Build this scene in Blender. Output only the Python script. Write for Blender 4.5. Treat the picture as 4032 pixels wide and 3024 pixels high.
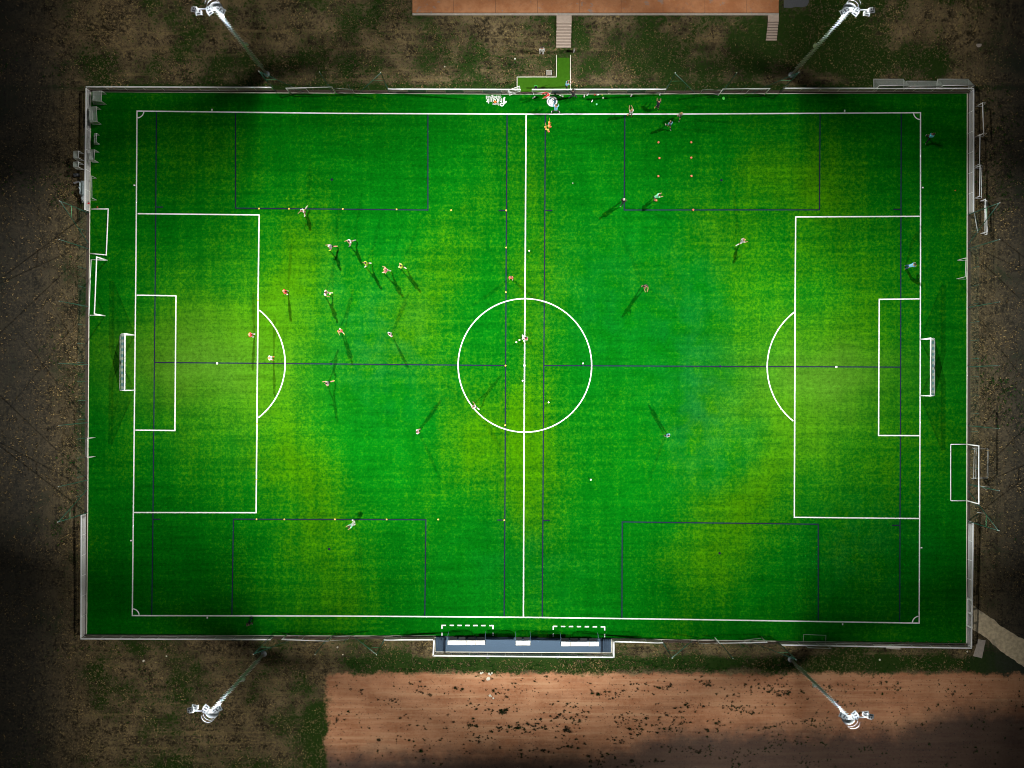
import bpy, math, random
from mathutils import Vector, Matrix
R = math.radians
random.seed(7)
for o in list(bpy.data.objects): bpy.data.objects.remove(o, do_unlink=True)
SC = bpy.context.scene
COL = SC.collection
# ------------------------------------------------------------------ camera, sky, exposure
H = 95.7                      # camera height above the pitch
S = 29.26                     # photograph pixels per metre on the pitch
cam = bpy.data.cameras.new('camera'); cam.sensor_width = 36; cam.lens = 36 * S * H / 4032
cam.clip_end = 2000; cam.clip_start = 1
co = bpy.data.objects.new('camera', cam); COL.objects.link(co); co.location = (0, 0, H)
SC.camera = co
w = bpy.data.worlds.new('World'); SC.world = w; w.use_nodes = True
nt = w.node_tree; bg = nt.nodes['Background']
sk = nt.nodes.new('ShaderNodeTexSky'); sk.sky_type = 'NISHITA'; sk.sun_disc = False
sk.sun_elevation = R(1); sk.sun_rotation = R(200)
nt.links.new(sk.outputs[0], bg.inputs[0]); bg.inputs[1].default_value = 0.06
SC.view_settings.view_transform = 'Standard'; SC.view_settings.look = 'None'
SC.view_settings.exposure = 0; SC.view_settings.gamma = 1
LAMP_K = 1.13e6
FILL_POWER = 150
# photometry of the lamps: how much light lands at which distance (metres, share) and, per mast, at which bearing
# off the main aim (degrees every ARC step, share)
THROW = [(0, .22), (7, .32), (13, .48), (20, .66), (30, 1.), (42, .66), (56, .29), (74, .0), (100, 0.)]
THROW_BACK = [(0, .25), (7, .36), (13, .42), (20, .32), (30, .09), (42, .012), (56, .0), (74, .0), (100, 0.)]
ARC = [-180, -140, -110, -85, -62, -40, -20, 0, 20, 40, 62, 85, 110, 140, 180]
SPREAD = [(-68, [.30,.35,.40,.32,.20,.38,.76,.74,.70,.52,.34,.32,.40,.35,.30]),
          (-112, [.25,.35,.45,.38,.36,.48,.60,.62,.68,.38,.22,.28,.35,.30,.25]),
          (68, [.35,.45,.50,.36,.48,.50,.70,.70,.66,.38,.19,.30,.40,.45,.35]),
          (112, [.35,.40,.38,.28,.20,.34,.58,.60,.64,.42,.36,.34,.50,.50,.35])]




def W(u, v, z=0.0):           # a pixel of the photograph and a height -> the point there
    f = (H - z) / H / S
    return Vector(((u - 2016) * f, (1512 - v) * f, z))

# ------------------------------------------------------------------ object helpers
def tag(o, label=None, cat=None, group=None, kind=None):
    if label: o['label'] = label
    if cat: o['category'] = cat
    if group: o['group'] = group
    if kind: o['kind'] = kind
    return o
def thing(name, label, cat, loc=(0, 0, 0), rz=0, group=None):
    o = bpy.data.objects.new(name, None); COL.objects.link(o)
    o.empty_display_size = .2
    o.location = loc; o.rotation_euler = (0, 0, rz)
    return tag(o, label, cat, group)
def copy_tree(o, parent=None):
    c = o.copy(); COL.objects.link(c); c.parent = parent
    for ch in list(o.children): copy_tree(ch, c)
    return c
class MB:
    def __init__(s): s.v = []; s.f = []; s.uv = {}; s.sm = []
    def quad(s, a, b, c, d, uv=None):
        n = len(s.v); s.v += [Vector(a), Vector(b), Vector(c), Vector(d)]
        if uv: s.uv[len(s.f)] = uv
        s.f.append((n, n+1, n+2, n+3)); return s
    def poly(s, pts):
        n = len(s.v); s.v += [Vector(p) for p in pts]; s.f.append(tuple(range(n, n+len(pts)))); return s
    def box(s, c, sz, rz=0, M=None):
        c = Vector(c); n = len(s.v)
        for x in (-.5, .5):
            for y in (-.5, .5):
                for z in (-.5, .5):
                    p = Vector((x*sz[0], y*sz[1], z*sz[2]))
                    if M: p = M @ p
                    if rz: p = Matrix.Rotation(rz, 3, 'Z') @ p
                    s.v.append(p + c)
        for q in ((0,1,3,2),(4,6,7,5),(0,4,5,1),(2,3,7,6),(0,2,6,4),(1,5,7,3)): s.f.append(tuple(n+i for i in q))
        return s
    def tube(s, a, b, r, r2=None, n=8, cap=True):
        a = Vector(a); b = Vector(b); d = b - a
        if d.length < 1e-6: return s
        r2 = r if r2 is None else r2
        q = d.to_track_quat('Z', 'Y'); k = len(s.v)
        for p, rr in ((a, r), (b, r2)):
            for i in range(n):
                t = 2*math.pi*i/n; s.v.append(p + q @ Vector((rr*math.cos(t), rr*math.sin(t), 0)))
        for i in range(n):
            j = (i+1) % n; s.sm.append(len(s.f)); s.f.append((k+i, k+j, k+n+j, k+n+i))
        if cap: s.f.append(tuple(k+i for i in range(n))[::-1]); s.f.append(tuple(k+n+i for i in range(n)))
        return s
    def path(s, pts, r, n=8):
        for a, b in zip(pts, pts[1:]): s.tube(a, b, r, n=n)
        return s
    def lathe(s, prof, n=16, c=(0,0,0)):
        k = len(s.v); c = Vector(c)
        for r, z in prof:
            for i in range(n):
                t = 2*math.pi*i/n; s.v.append(c + Vector((r*math.cos(t), r*math.sin(t), z)))
        for j in range(len(prof)-1):
            for i in range(n):
                a = k+j*n+i; b = k+j*n+(i+1) % n; s.sm.append(len(s.f)); s.f.append((a, b, b+n, a+n))
        s.f.append(tuple(k+(len(prof)-1)*n+i for i in range(n)))
        return s
    def ribbon(s, pts, wd, z, closed=False):
        P = [Vector((p[0], p[1])) for p in pts]; n = len(P); L = []; Rr = []
        for i in range(n):
            if closed: a, b = P[i-1], P[(i+1) % n]
            else: a, b = (P[i-1] if i else None), (P[i+1] if i < n-1 else None)
            d1 = (P[i]-a).normalized() if a is not None else None
            d2 = (b-P[i]).normalized() if b is not None else None
            d1 = d1 if d1 is not None else d2; d2 = d2 if d2 is not None else d1
            n1 = Vector((-d1.y, d1.x)); n2 = Vector((-d2.y, d2.x)); m = (n1+n2).normalized()
            k = wd/2/max(.3, m.dot(n1))
            L.append(P[i]+m*k); Rr.append(P[i]-m*k)
        for i in range(n if closed else n-1):
            j = (i+1) % n
            s.quad((*Rr[i], z), (*Rr[j], z), (*L[j], z), (*L[i], z))
        return s
    def build(s, name, mat, parent=None, kind=None, bevel=0):
        off = Vector((0, 0, 0))
        if parent is not None and parent.get('_w'): off = parent.location
        me = bpy.data.meshes.new(name)
        me.from_pydata([p - off for p in s.v], [], s.f); me.update()
        if s.uv:
            ul = me.uv_layers.new(name='UVMap')
            for fi, uv in s.uv.items():
                for li, q in zip(me.polygons[fi].loop_indices, uv): ul.data[li].uv = q
        for i in s.sm: me.polygons[i].use_smooth = True
        me.materials.append(mat)
        o = bpy.data.objects.new(name, me); COL.objects.link(o)
        if parent is not None: o.parent = parent
        if kind: o['kind'] = kind
        if bevel:
            b = o.modifiers.new('bevel', 'BEVEL'); b.width = bevel; b.segments = 2
        return o
def wthing(name, label, cat, loc, group=None):    # a thing whose parts are given in world coordinates
    o = thing(name, label, cat, loc, 0, group); o['_w'] = 1; return o

# ------------------------------------------------------------------ materials
class NT:
    def __init__(s, name):
        s.m = bpy.data.materials.new(name); s.m.use_nodes = True; s.t = s.m.node_tree
        s.b = s.t.nodes['Principled BSDF']; s.out = s.t.nodes['Material Output']
        s.pos = s.n('ShaderNodeNewGeometry').outputs['Position']
    def n(s, t): return s.t.nodes.new(t)
    def set(s, sock, v):
        if isinstance(v, bpy.types.NodeSocket): s.t.links.new(v, sock)
        elif isinstance(v, (tuple, list)) and len(v) == 3 and sock.type == 'RGBA': sock.default_value = (*v, 1)
        else: sock.default_value = v
    def scale(s, vec, sc):
        n = s.n('ShaderNodeMapping'); s.set(n.inputs[0], vec); n.inputs['Scale'].default_value = sc; return n.outputs[0]
    def noise(s, sc, det=3, vec=None, rough=.55, dist=0):
        n = s.n('ShaderNodeTexNoise'); s.set(n.inputs['Vector'], vec or s.pos)
        n.inputs['Scale'].default_value = sc; n.inputs['Detail'].default_value = det
        n.inputs['Roughness'].default_value = rough; n.inputs['Distortion'].default_value = dist
        return n.outputs[0]
    def vor(s, sc, vec=None, feat='F1'):
        n = s.n('ShaderNodeTexVoronoi'); n.feature = feat; s.set(n.inputs['Vector'], vec or s.pos)
        n.inputs['Scale'].default_value = sc; return n.outputs[0]
    def ma(s, op, a, b=0., c=0.):
        n = s.n('ShaderNodeMath'); n.operation = op
        s.set(n.inputs[0], a); s.set(n.inputs[1], b); s.set(n.inputs[2], c); return n.outputs[0]
    def sm(s, x, a, b):        # 0 at a, 1 at b
        n = s.n('ShaderNodeMapRange'); n.interpolation_type = 'SMOOTHSTEP'; s.set(n.inputs[0], x)
        if a > b: n.inputs[1].default_value, n.inputs[2].default_value, n.inputs[3].default_value, n.inputs[4].default_value = b, a, 1, 0
        else: n.inputs[1].default_value, n.inputs[2].default_value = a, b
        return n.outputs[0]
    def mix(s, f, a, b, mode='MIX'):
        n = s.n('ShaderNodeMix'); n.data_type = 'RGBA'; n.blend_type = mode
        s.set(n.inputs[0], f); s.set(n.inputs[6], a); s.set(n.inputs[7], b); return n.outputs[2]
    def xyz(s, vec=None):
        n = s.n('ShaderNodeSeparateXYZ'); s.set(n.inputs[0], vec or s.pos); return n.outputs
    def gauss(s, x, c, wd):
        d = s.ma('DIVIDE', s.ma('SUBTRACT', x, c), wd)
        return s.ma('EXPONENT', s.ma('MULTIPLY', s.ma('MULTIPLY', d, d), -1.))
    def done(s, col, rough=.8, bump=None, bs=.3, bd=.05, metal=0, alpha=None):
        s.set(s.b.inputs['Base Color'], col); s.set(s.b.inputs['Roughness'], rough); s.b.inputs['Metallic'].default_value = metal
        if bump is not None:
            n = s.n('ShaderNodeBump'); s.set(n.inputs['Height'], bump); n.inputs['Strength'].default_value = bs
            n.inputs['Distance'].default_value = bd; s.t.links.new(n.outputs[0], s.b.inputs['Normal'])
        if alpha is not None: s.set(s.b.inputs['Alpha'], alpha)
        return s.m
def plain(name, c, rough=.6, metal=0, var=.12, sc=6, spec=None):
    k = NT(name); f = k.noise(sc, 3)
    lo = tuple(x*(1-var) for x in c); hi = tuple(min(1, x*(1+var)) for x in c)
    m = k.done(k.mix(f, lo, hi), rough, metal=metal)
    if spec is not None: k.b.inputs['Specular IOR Level'].default_value = spec
    return m

def mat_turf():
    k = NT('artificial_turf'); x, y, z = k.xyz()
    big = k.noise(.055, 3, rough=.5); mid = k.noise(.35, 3)
    fine = k.noise(2.3, 3, rough=.8); gr = k.noise(9, 2, rough=.8)
    hs = k.noise(1, 4, k.scale(k.pos, (.07, 1.1, 1)), .75)
    vs = k.noise(1, 3, k.scale(k.pos, (.75, .06, 1)), .65)
    wx = k.ma('ADD', x, k.ma('MULTIPLY', k.ma('SUBTRACT', k.noise(.11, 3), .5), 9.)); wy = k.ma('ADD', y, k.ma('MULTIPLY', k.ma('SUBTRACT', k.noise(.13, 3), .5), 9.))
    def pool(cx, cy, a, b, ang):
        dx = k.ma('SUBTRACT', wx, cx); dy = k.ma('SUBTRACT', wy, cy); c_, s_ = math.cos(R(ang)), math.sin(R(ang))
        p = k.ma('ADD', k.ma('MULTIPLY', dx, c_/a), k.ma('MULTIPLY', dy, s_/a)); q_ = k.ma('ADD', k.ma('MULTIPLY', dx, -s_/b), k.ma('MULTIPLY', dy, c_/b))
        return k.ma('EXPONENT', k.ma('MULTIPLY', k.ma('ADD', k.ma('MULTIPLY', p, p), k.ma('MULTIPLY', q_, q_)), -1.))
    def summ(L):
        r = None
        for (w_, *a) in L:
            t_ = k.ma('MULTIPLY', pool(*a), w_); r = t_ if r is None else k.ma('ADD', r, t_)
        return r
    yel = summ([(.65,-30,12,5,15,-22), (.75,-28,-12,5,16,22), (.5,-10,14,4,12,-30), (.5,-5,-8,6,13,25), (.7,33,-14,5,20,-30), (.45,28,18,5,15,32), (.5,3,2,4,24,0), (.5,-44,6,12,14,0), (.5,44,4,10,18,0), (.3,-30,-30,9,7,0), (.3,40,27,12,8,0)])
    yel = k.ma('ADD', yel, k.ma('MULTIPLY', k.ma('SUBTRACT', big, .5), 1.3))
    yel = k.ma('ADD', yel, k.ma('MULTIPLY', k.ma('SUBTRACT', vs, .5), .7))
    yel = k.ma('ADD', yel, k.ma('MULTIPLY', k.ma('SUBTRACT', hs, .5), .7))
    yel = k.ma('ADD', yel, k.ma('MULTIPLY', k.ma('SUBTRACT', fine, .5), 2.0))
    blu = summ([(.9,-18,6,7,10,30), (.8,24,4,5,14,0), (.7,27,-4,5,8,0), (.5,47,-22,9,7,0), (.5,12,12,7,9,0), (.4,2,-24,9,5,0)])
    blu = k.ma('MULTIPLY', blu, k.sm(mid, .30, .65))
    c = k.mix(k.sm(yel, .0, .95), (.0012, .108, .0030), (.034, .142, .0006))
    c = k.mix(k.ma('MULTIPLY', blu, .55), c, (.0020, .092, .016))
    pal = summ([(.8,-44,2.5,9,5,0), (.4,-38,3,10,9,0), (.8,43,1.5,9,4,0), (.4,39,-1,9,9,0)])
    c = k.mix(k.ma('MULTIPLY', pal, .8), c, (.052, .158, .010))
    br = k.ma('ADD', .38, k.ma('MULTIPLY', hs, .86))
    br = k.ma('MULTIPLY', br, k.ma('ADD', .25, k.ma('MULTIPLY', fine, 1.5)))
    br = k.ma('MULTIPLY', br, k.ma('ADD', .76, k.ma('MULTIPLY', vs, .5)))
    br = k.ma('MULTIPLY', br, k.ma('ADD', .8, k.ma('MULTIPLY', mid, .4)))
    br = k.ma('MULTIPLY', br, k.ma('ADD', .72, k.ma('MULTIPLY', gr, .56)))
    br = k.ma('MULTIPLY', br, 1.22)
    cc = k.n('ShaderNodeCombineColor')
    for i in range(3): k.set(cc.inputs[i], br)
    k.b.inputs['Specular IOR Level'].default_value = .0
    return k.done(k.mix(1., c, cc.outputs[0], 'MULTIPLY'), .9)

def mat_ground():
    k = NT('rough_ground'); x, y, z = k.xyz()
    n1 = k.noise(.12, 4, rough=.6); n2 = k.noise(.55, 4, rough=.65); n3 = k.noise(2.6, 4, rough=.75); n4 = k.noise(.3, 3)
    sv = k.noise(1, 4, k.scale(k.pos, (1.6, .09, 1)), .6); sh = k.noise(1, 4, k.scale(k.pos, (.08, 1.5, 1)), .6)
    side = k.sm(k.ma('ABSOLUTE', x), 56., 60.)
    st = k.mix(side, sh, sv)
    c = k.mix(k.sm(k.ma('ADD', k.ma('MULTIPLY', n2, .5), k.ma('MULTIPLY', n3, .5)), .38, .62), (.024, .020, .010), (.215, .160, .085))
    c = k.mix(k.ma('MULTIPLY', k.sm(n3, .52, .72), .9), c, (.42, .31, .12))
    c = k.mix(k.ma('MULTIPLY', k.sm(st, .5, .72), .6), c, (.27, .20, .09))
    c = k.mix(k.ma('MULTIPLY', k.sm(k.noise(3.6, 3), .56, .70), .8), c, (.010, .009, .006))
    g = k.ma('ADD', k.ma('MULTIPLY', n1, 1.1), k.ma('MULTIPLY', n4, .5))
    g = k.ma('ADD', g, k.ma('MULTIPLY', n3, 1.05)); g = k.ma('ADD', g, k.ma('MULTIPLY', n2, .35)); g = k.ma('SUBTRACT', g, .45)
    g = k.ma('ADD', g, k.ma('MULTIPLY', side, -.12))
    g = k.ma('ADD', g, k.ma('MULTIPLY', k.gauss(y, 43.4, 1.6), .10))
    g = k.ma('ADD', g, k.ma('MULTIPLY', k.gauss(y, 39.9, .5), .25))
    # the strip of growing grass between the railing and the dirt
    strip = k.ma('MULTIPLY', k.gauss(y, -37.6, .95), k.sm(x, -26., -14.))
    g = k.ma('ADD', g, k.ma('MULTIPLY', strip, .42))
    g = k.ma('ADD', g, k.ma('MULTIPLY', k.ma('MULTIPLY', k.gauss(x, -26.2, 1.1), k.sm(y, -42., -45.)), .4))
    g = k.ma('ADD', g, k.ma('MULTIPLY', k.ma('MULTIPLY', k.sm(x, 60., 64.), k.sm(y, -33., -37.)), .3))
    g = k.ma('ADD', g, k.ma('MULTIPLY', k.sm(x, 5., 30.), k.ma('MULTIPLY', k.sm(y, 40., 43.), .10)))
    gm = k.sm(g, 1.0, 1.22)
    gc = k.mix(k.noise(4, 3), (.005, .024, .003), (.036, .070, .009))
    c = k.mix(gm, c, gc)
    c = k.mix(k.ma('MULTIPLY', k.sm(k.ma('ADD', k.ma('ABSOLUTE', k.ma('SUBTRACT', x, 2.)), k.ma('ADD', k.ma('MULTIPLY', n2, 6.), k.ma('MULTIPLY', st, 5.))), 63., 74.), .8), c, k.mix(n3, (.010, .014, .014), (.085, .078, .066)))  # outer side ground coloured darker and greyer, imitating light that fades outwards
    # bare reddish earth
    ex = k.ma('ADD', x, k.ma('MULTIPLY', k.ma('SUBTRACT', n2, .5), 5.5))
    ey = k.ma('ADD', k.ma('ADD', y, k.ma('MULTIPLY', k.ma('SUBTRACT', n2, .5), 2.2)), k.ma('MULTIPLY', k.ma('SUBTRACT', n3, .5), 1.2))
    d = k.ma('MULTIPLY', k.sm(ex, -25.3, -24.3), k.sm(ey, -38.7, -39.3))
    dc = k.mix(k.sm(n4, .3, .7), (.38, .155, .072), (.52, .25, .13))
    dc = k.mix(k.ma('MULTIPLY', k.sm(sh, .45, .70), .6), dc, (.62, .36, .20))
    dc = k.mix(k.ma('MULTIPLY', k.sm(sh, .5, .28), .45), dc, (.22, .10, .055))
    dc = k.mix(k.ma('MULTIPLY', k.sm(n3, .35, .7), .25), dc, (.62, .38, .23))
    dc = k.mix(k.ma('MULTIPLY', k.sm(k.ma('ADD', k.noise(3.3, 2), k.ma('MULTIPLY', n2, .25)), .76, .82), .8), dc, (.05, .035, .02))
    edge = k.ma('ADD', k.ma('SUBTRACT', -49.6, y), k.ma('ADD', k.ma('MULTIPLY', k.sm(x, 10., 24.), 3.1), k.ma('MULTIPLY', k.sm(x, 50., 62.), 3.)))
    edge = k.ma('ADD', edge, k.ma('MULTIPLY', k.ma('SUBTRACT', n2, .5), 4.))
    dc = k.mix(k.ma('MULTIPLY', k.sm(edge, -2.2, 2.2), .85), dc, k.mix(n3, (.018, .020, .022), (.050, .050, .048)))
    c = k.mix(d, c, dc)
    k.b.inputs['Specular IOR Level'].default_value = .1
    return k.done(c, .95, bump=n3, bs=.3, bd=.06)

def mat_alpha(name, c, c2, cell, wire, base=0., chk=0):
    k = NT(name); uvn = k.n('ShaderNodeUVMap').outputs[0]; u, v, _ = k.xyz(uvn)
    def line(t):
        f = k.ma('FRACT', k.ma('DIVIDE', t, cell)); return k.ma('LESS_THAN', f, wire)
    a = k.ma('MAXIMUM', line(u), line(v))
    if chk:
        n = k.n('ShaderNodeTexChecker'); k.set(n.inputs[0], k.scale(uvn, (1/chk, .75/chk, 1))); n.inputs['Scale'].default_value = 1
        f = n.outputs[1]; col = k.mix(f, c, c2); a = k.ma('ADD', .42, k.ma('MULTIPLY', f, .10))
    else:
        col = c; a = k.ma('MAXIMUM', a, base)
    m = k.done(col, .7, alpha=a); return m
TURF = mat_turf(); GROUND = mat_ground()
WHITE_LINE = plain('white_pile', (.86, .86, .82), .9, var=.22, sc=2.2, spec=.05)
BLUE_LINE = plain('blue_pile', (.012, .013, .045), .9, sc=3, spec=.05)
WPAINT = plain('white_paint', (.88, .89, .88), .35, var=.04)
WPAINT2 = plain('worn_white_paint', (.52, .53, .50), .45, var=.2)
DPAINT = plain('dark_grey_paint', (.05, .055, .06), .5)
FLW = plain('lamp_housing', (.42, .44, .45), .4, var=.2)
GALV = plain('galvanised_steel', (.40, .43, .46), .5, metal=.2, var=.2)
GREENP = plain('dark_green_paint', (.012, .085, .055), .4)
GREENL = plain('light_green_paint', (.10, .36, .16), .4)
KERB = plain('kerb_concrete', (.80, .76, .64), .8, var=.25, sc=2)
CONC = plain('worn_concrete', (.46, .40, .34), .85, var=.3, sc=3)
STEPC = plain('stair_concrete', (.52, .41, .33), .85, var=.2, sc=4)
STEPD = plain('stair_riser', (.16, .12, .10), .9, var=.2)
SLATE = plain('blue_grey_rubber', (.060, .105, .165), .75, var=.16, sc=8)
ASPH = plain('grey_asphalt', (.10, .105, .115), .9, var=.2)
GRAVEL = plain('brown_gravel', (.075, .052, .038), .95, var=.5, sc=7)
ROOFW = plain('cream_acrylic', (.74, .70, .62), .35, var=.03)
BOARD = plain('grey_blue_board', (.23, .30, .34), .5, var=.1, sc=2)
MESHW = mat_alpha('white_wire_mesh', (.72, .76, .75), None, .10, .22)
MESHG = mat_alpha('green_wire_mesh', (.005, .06, .035), None, .20, .045)
NETG = mat_alpha('green_netting', (.005, .05, .03), None, .12, .012)
NETW = mat_alpha('pale_goal_net', (.42, .47, .42), None, .10, .38)
NETB = mat_alpha('checked_goal_net', (.42, .42, .42), (.10, .17, .24), .1, .3, chk=.38)
SKIN = [plain('light_skin', (.42, .21, .13), .6), plain('tan_skin', (.24, .11, .06), .6), plain('dark_skin', (.10, .05, .03), .6)]
GLASS = NT('dark_acrylic').done((.03, .05, .07), .15, alpha=.55)
def cloth(n, c): return plain(n, c, .85, var=.1, sc=10, spec=.15)
C = {k: cloth(k+'_cloth', v) for k, v in dict(white=(.60,.60,.58), yellow=(.42,.62,.04), red=(.50,.02,.02), maroon=(.30,.06,.07),
     grey=(.16,.14,.15), black=(.015,.017,.022), navy=(.02,.04,.11), lightblue=(.16,.40,.52), teal=(.10,.55,.70), green=(.20,.70,.38),
     pink=(.60,.20,.20), orange=(.65,.17,.03), palegrey=(.30,.28,.29), coral=(.65,.09,.06)).items()}
HAIR = {'dark': plain('dark_hair', (.02,.013,.01), .7), 'brown': plain('brown_hair', (.10,.05,.025), .7), 'fair': plain('fair_hair', (.42,.24,.10), .7),
        'white': C['white']}

# ------------------------------------------------------------------ ground, slope, terrace
def zb(y):
    t = max(0., min(1., (y - 43.4) / (49.2 - 43.4))); return 1.35 * t * t * (3 - 2 * t)
g = MB()
ys = [-420, -60, -30, 0, 30, 43.4] + [43.4 + .29 * i for i in range(1, 21)] + [60, 420]
for a, b in zip(ys, ys[1:]):
    g.quad((-420, a, zb(a)), (420, a, zb(a)), (420, b, zb(b)), (-420, b, zb(b)))
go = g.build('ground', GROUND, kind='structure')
for p_ in go.data.polygons: p_.use_smooth = True
# playing surface outline (pixels of the kerb line)
TP = [(358.5, 362), (1100, 366.5), (2016, 371), (2700, 370), (3807.8, 367), (3807, 1440), (3804.7, 2534.3), (2688, 2519), (2407.3, 2513.5),
      (1713.4, 2503.6), (1344, 2503.3), (341.5, 2500), (346, 2016), (350.6, 1251)]
tw = [W(*p) for p in TP]
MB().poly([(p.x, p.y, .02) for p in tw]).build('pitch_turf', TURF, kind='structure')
MB().ribbon([W(u+(u-2016)*.0042, v+(v-1440)*.0062) for u, v in TP], .45, .008, closed=True).build('gravel_strip', GRAVEL, kind='structure')
kb = MB()
def kerb_run(pts, wd=.09, h=.07):
    for a, b in zip(pts, pts[1:]):
        a = W(*a); b = W(*b); d = b-a; m = (a+b)/2
        kb.box((m.x, m.y, h/2), (d.length+wd*.9, wd, h), math.atan2(d.y, d.x))
kerb_run(TP[8:4:-1]); kerb_run(TP[0:5]); kerb_run(TP[4:6]); kerb_run([TP[8], (2407.3, 2570), (1713.4, 2566), TP[9]]); kerb_run(TP[9:] + [TP[0]])
kb.build('kerb', KERB, kind='structure')

# painted lines
wl = MB(); WZ = .028; LW = .16
OUT = [(540, 437.5), (1344, 446.8), (2071, 449.6), (2688, 449.3), (3624, 444), (3624, 1008), (3623, 1433), (3620.6, 2016), (3618.8, 2453.3),
       (2688, 2438.5), (2061, 2430.4), (1344, 2425.4), (521.3, 2423.7), (525.6, 2016), (531.6, 1433), (536, 1008)]
wl.ribbon([W(*p) for p in OUT], LW, WZ, closed=True)
def wline(pts, wd=LW, z=WZ): wl.ribbon([W(*p) for p in pts], wd, z)
e = 2.6
wline([(2071.5, 449.6+e), (2068.2, 1008), (2065.2, 1439), (2062.2, 2016), (2061, 2430.4-e)])
wline([(540-.5+e, 841.5), (1020.8, 846.4), (1018.4, 1008), (1014.1, 1433), (1008.6, 2018.5), (525.6+e, 2017.8)])
wline([(535.9+e, 1162.3), (693.3, 1164.8), (689, 1695.2), (531.0+e, 1693.4)])
wline([(3623.8-e, 851.9), (3132.8, 854.3), (3131.6, 1008), (3129.5, 1433), (3127.3, 2036.7), (3620.7-e, 2041.5)])
wline([(3623-e, 1176.9), (3461.5, 1178.7), (3459, 1714.7), (3622.2-e, 1715.2)])
def arc(c, r, a0, a1, n): return [(c[0]+r*math.cos(R(a0+(a1-a0)*i/n)), c[1]-r*math.sin(R(a0+(a1-a0)*i/n))) for i in range(n+1)]
wline(arc((854.9, 1431.5), 268, 51.6, -52.6, 28)); wline(arc((3292.6, 1444.9), 272, 127.6, 231.4, 28))
for c, a in (((540, 437.5), -90), ((3624, 444), 180), ((3618.8, 2453.3), 90), ((521.3, 2423.7), 0)):
    wline(arc(c, 27, a+6, a+84, 8), .15)
wl.ribbon([W(*p) for p in arc((2066.7, 1438.8), 262.8, 0, 357, 96)], LW, WZ+.004, closed=True)
def disc(mb, u, v, r, z):
    c = W(u, v); mb.poly([(c.x+r*math.cos(t*math.pi/8), c.y+r*math.sin(t*math.pi/8), z) for t in range(16)])
disc(wl, 2065, 1439, .16, WZ+.004); disc(wl, 854.9, 1430.9, .15, WZ); disc(wl, 3292.6, 1444.9, .15, WZ)
for u, v in ((834.9,432.6),(529.8,729.7),(3325.4,436.3),(3632.8,738.8),(516.5,2128.4),(816.6,2431.6),(3628,2156.3),(3317.5,2457.7)):
    c = W(u, v); hz = abs(v-440) < 12 or abs(v-2445) < 20
    wl.box((c.x, c.y, .03), (.17 if hz else .24, .24 if hz else .17, .012))
# dashed technical areas
for x0, x1, y0, y1, yb in ((1740.5, 1941.5, 2462, 2463, 2504), (2178.5, 2380.8, 2466, 2468, 2508)):
    n = 7; st = (x1-x0-15)/6
    L = 15.5
    wline([(x0, y0+14), (x0, y0), (x0+L, y0)], .16); wline([(x1-L, y1), (x1, y1), (x1, y1+14)], .16)
    for i in range(1, 6):
        xx = x0+7.5+st*i; wline([(xx-8.5, y0+(y1-y0)*i/6), (xx+8.5, y0+(y1-y0)*i/6)], .17)
    wline([(x0, y0+28), (x0, y0+42)], .16); wline([(x1, y1+28), (x1, y1+41)], .16)
wl.build('white_pitch_markings', WHITE_LINE, kind='structure')
bl = MB(); BZ = .024
def bline(*pts): bl.ribbon([W(*p) for p in pts], .15, BZ)
q = 2.4
bline((616, 440.5), (612.5, 1008), (608.2, 1427), (602.8, 2016), (597.9, 2422)); bline((613.7+q, 815.4), (642.8, 815.4)); bline((602+q, 2044.6), (631.9, 2044.6))
bline((927.8, 443), (927.8, 819.7), (1344, 823.9), (1684.9, 827), (1684.9, 450))
bline((1996.6, 450), (1993, 1008), (1991, 1439.4), (1988, 2016), (1985, 2428)); bline((1963.8, 828.8), (1994-q, 828.8)); bline((1957.7, 2047.6), (1987.5-q, 2047.6))
bline((2147.3, 450), (2144.3, 1008), (2141.2, 1439.4), (2137.6, 2016), (2135, 2430)); bline((2145.5+q, 828.8), (2174.6, 828.8)); bline((2137.4+q, 2049.4), (2165.5, 2049.4))
bline((2460.2, 450), (2457.8, 827), (3226.3, 826.4), (3228.8, 445))
bline((3548.4, 445), (3546.6, 1008), (3546, 1433), (3543.5, 2016), (3542.3, 2450)); bline((3517.4, 824.6), (3547-q, 824.6)); bline((3511.3, 2068.3), (3543-q, 2068.3))
bline((608.2+q, 1427.3), (1344, 1433.4), (1991-q, 1439.4)); bline((2141.2+q, 1439.4), (2688, 1441.9), (3546-q, 1445.5))
bline((913.3, 2421), (919.3, 2044), (1677, 2046.4), (1672.7, 2424)); bline((2448.7, 2433), (2449.8, 2054.9), (3221.5, 2064), (3221.5, 2444))
for u, v in ((1306.4,707.3),(2840.5,709.7),(1296,2161.8),(2833.2,2178.2)): disc(bl, u, v, .16, BZ)
for u, v in ((2835.6,1442.6),(1303.3,1433.1)): disc(bl, u, v, .17, BZ+.003)
bl.build('blue_pitch_markings', BLUE_LINE, kind='structure')

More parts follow.
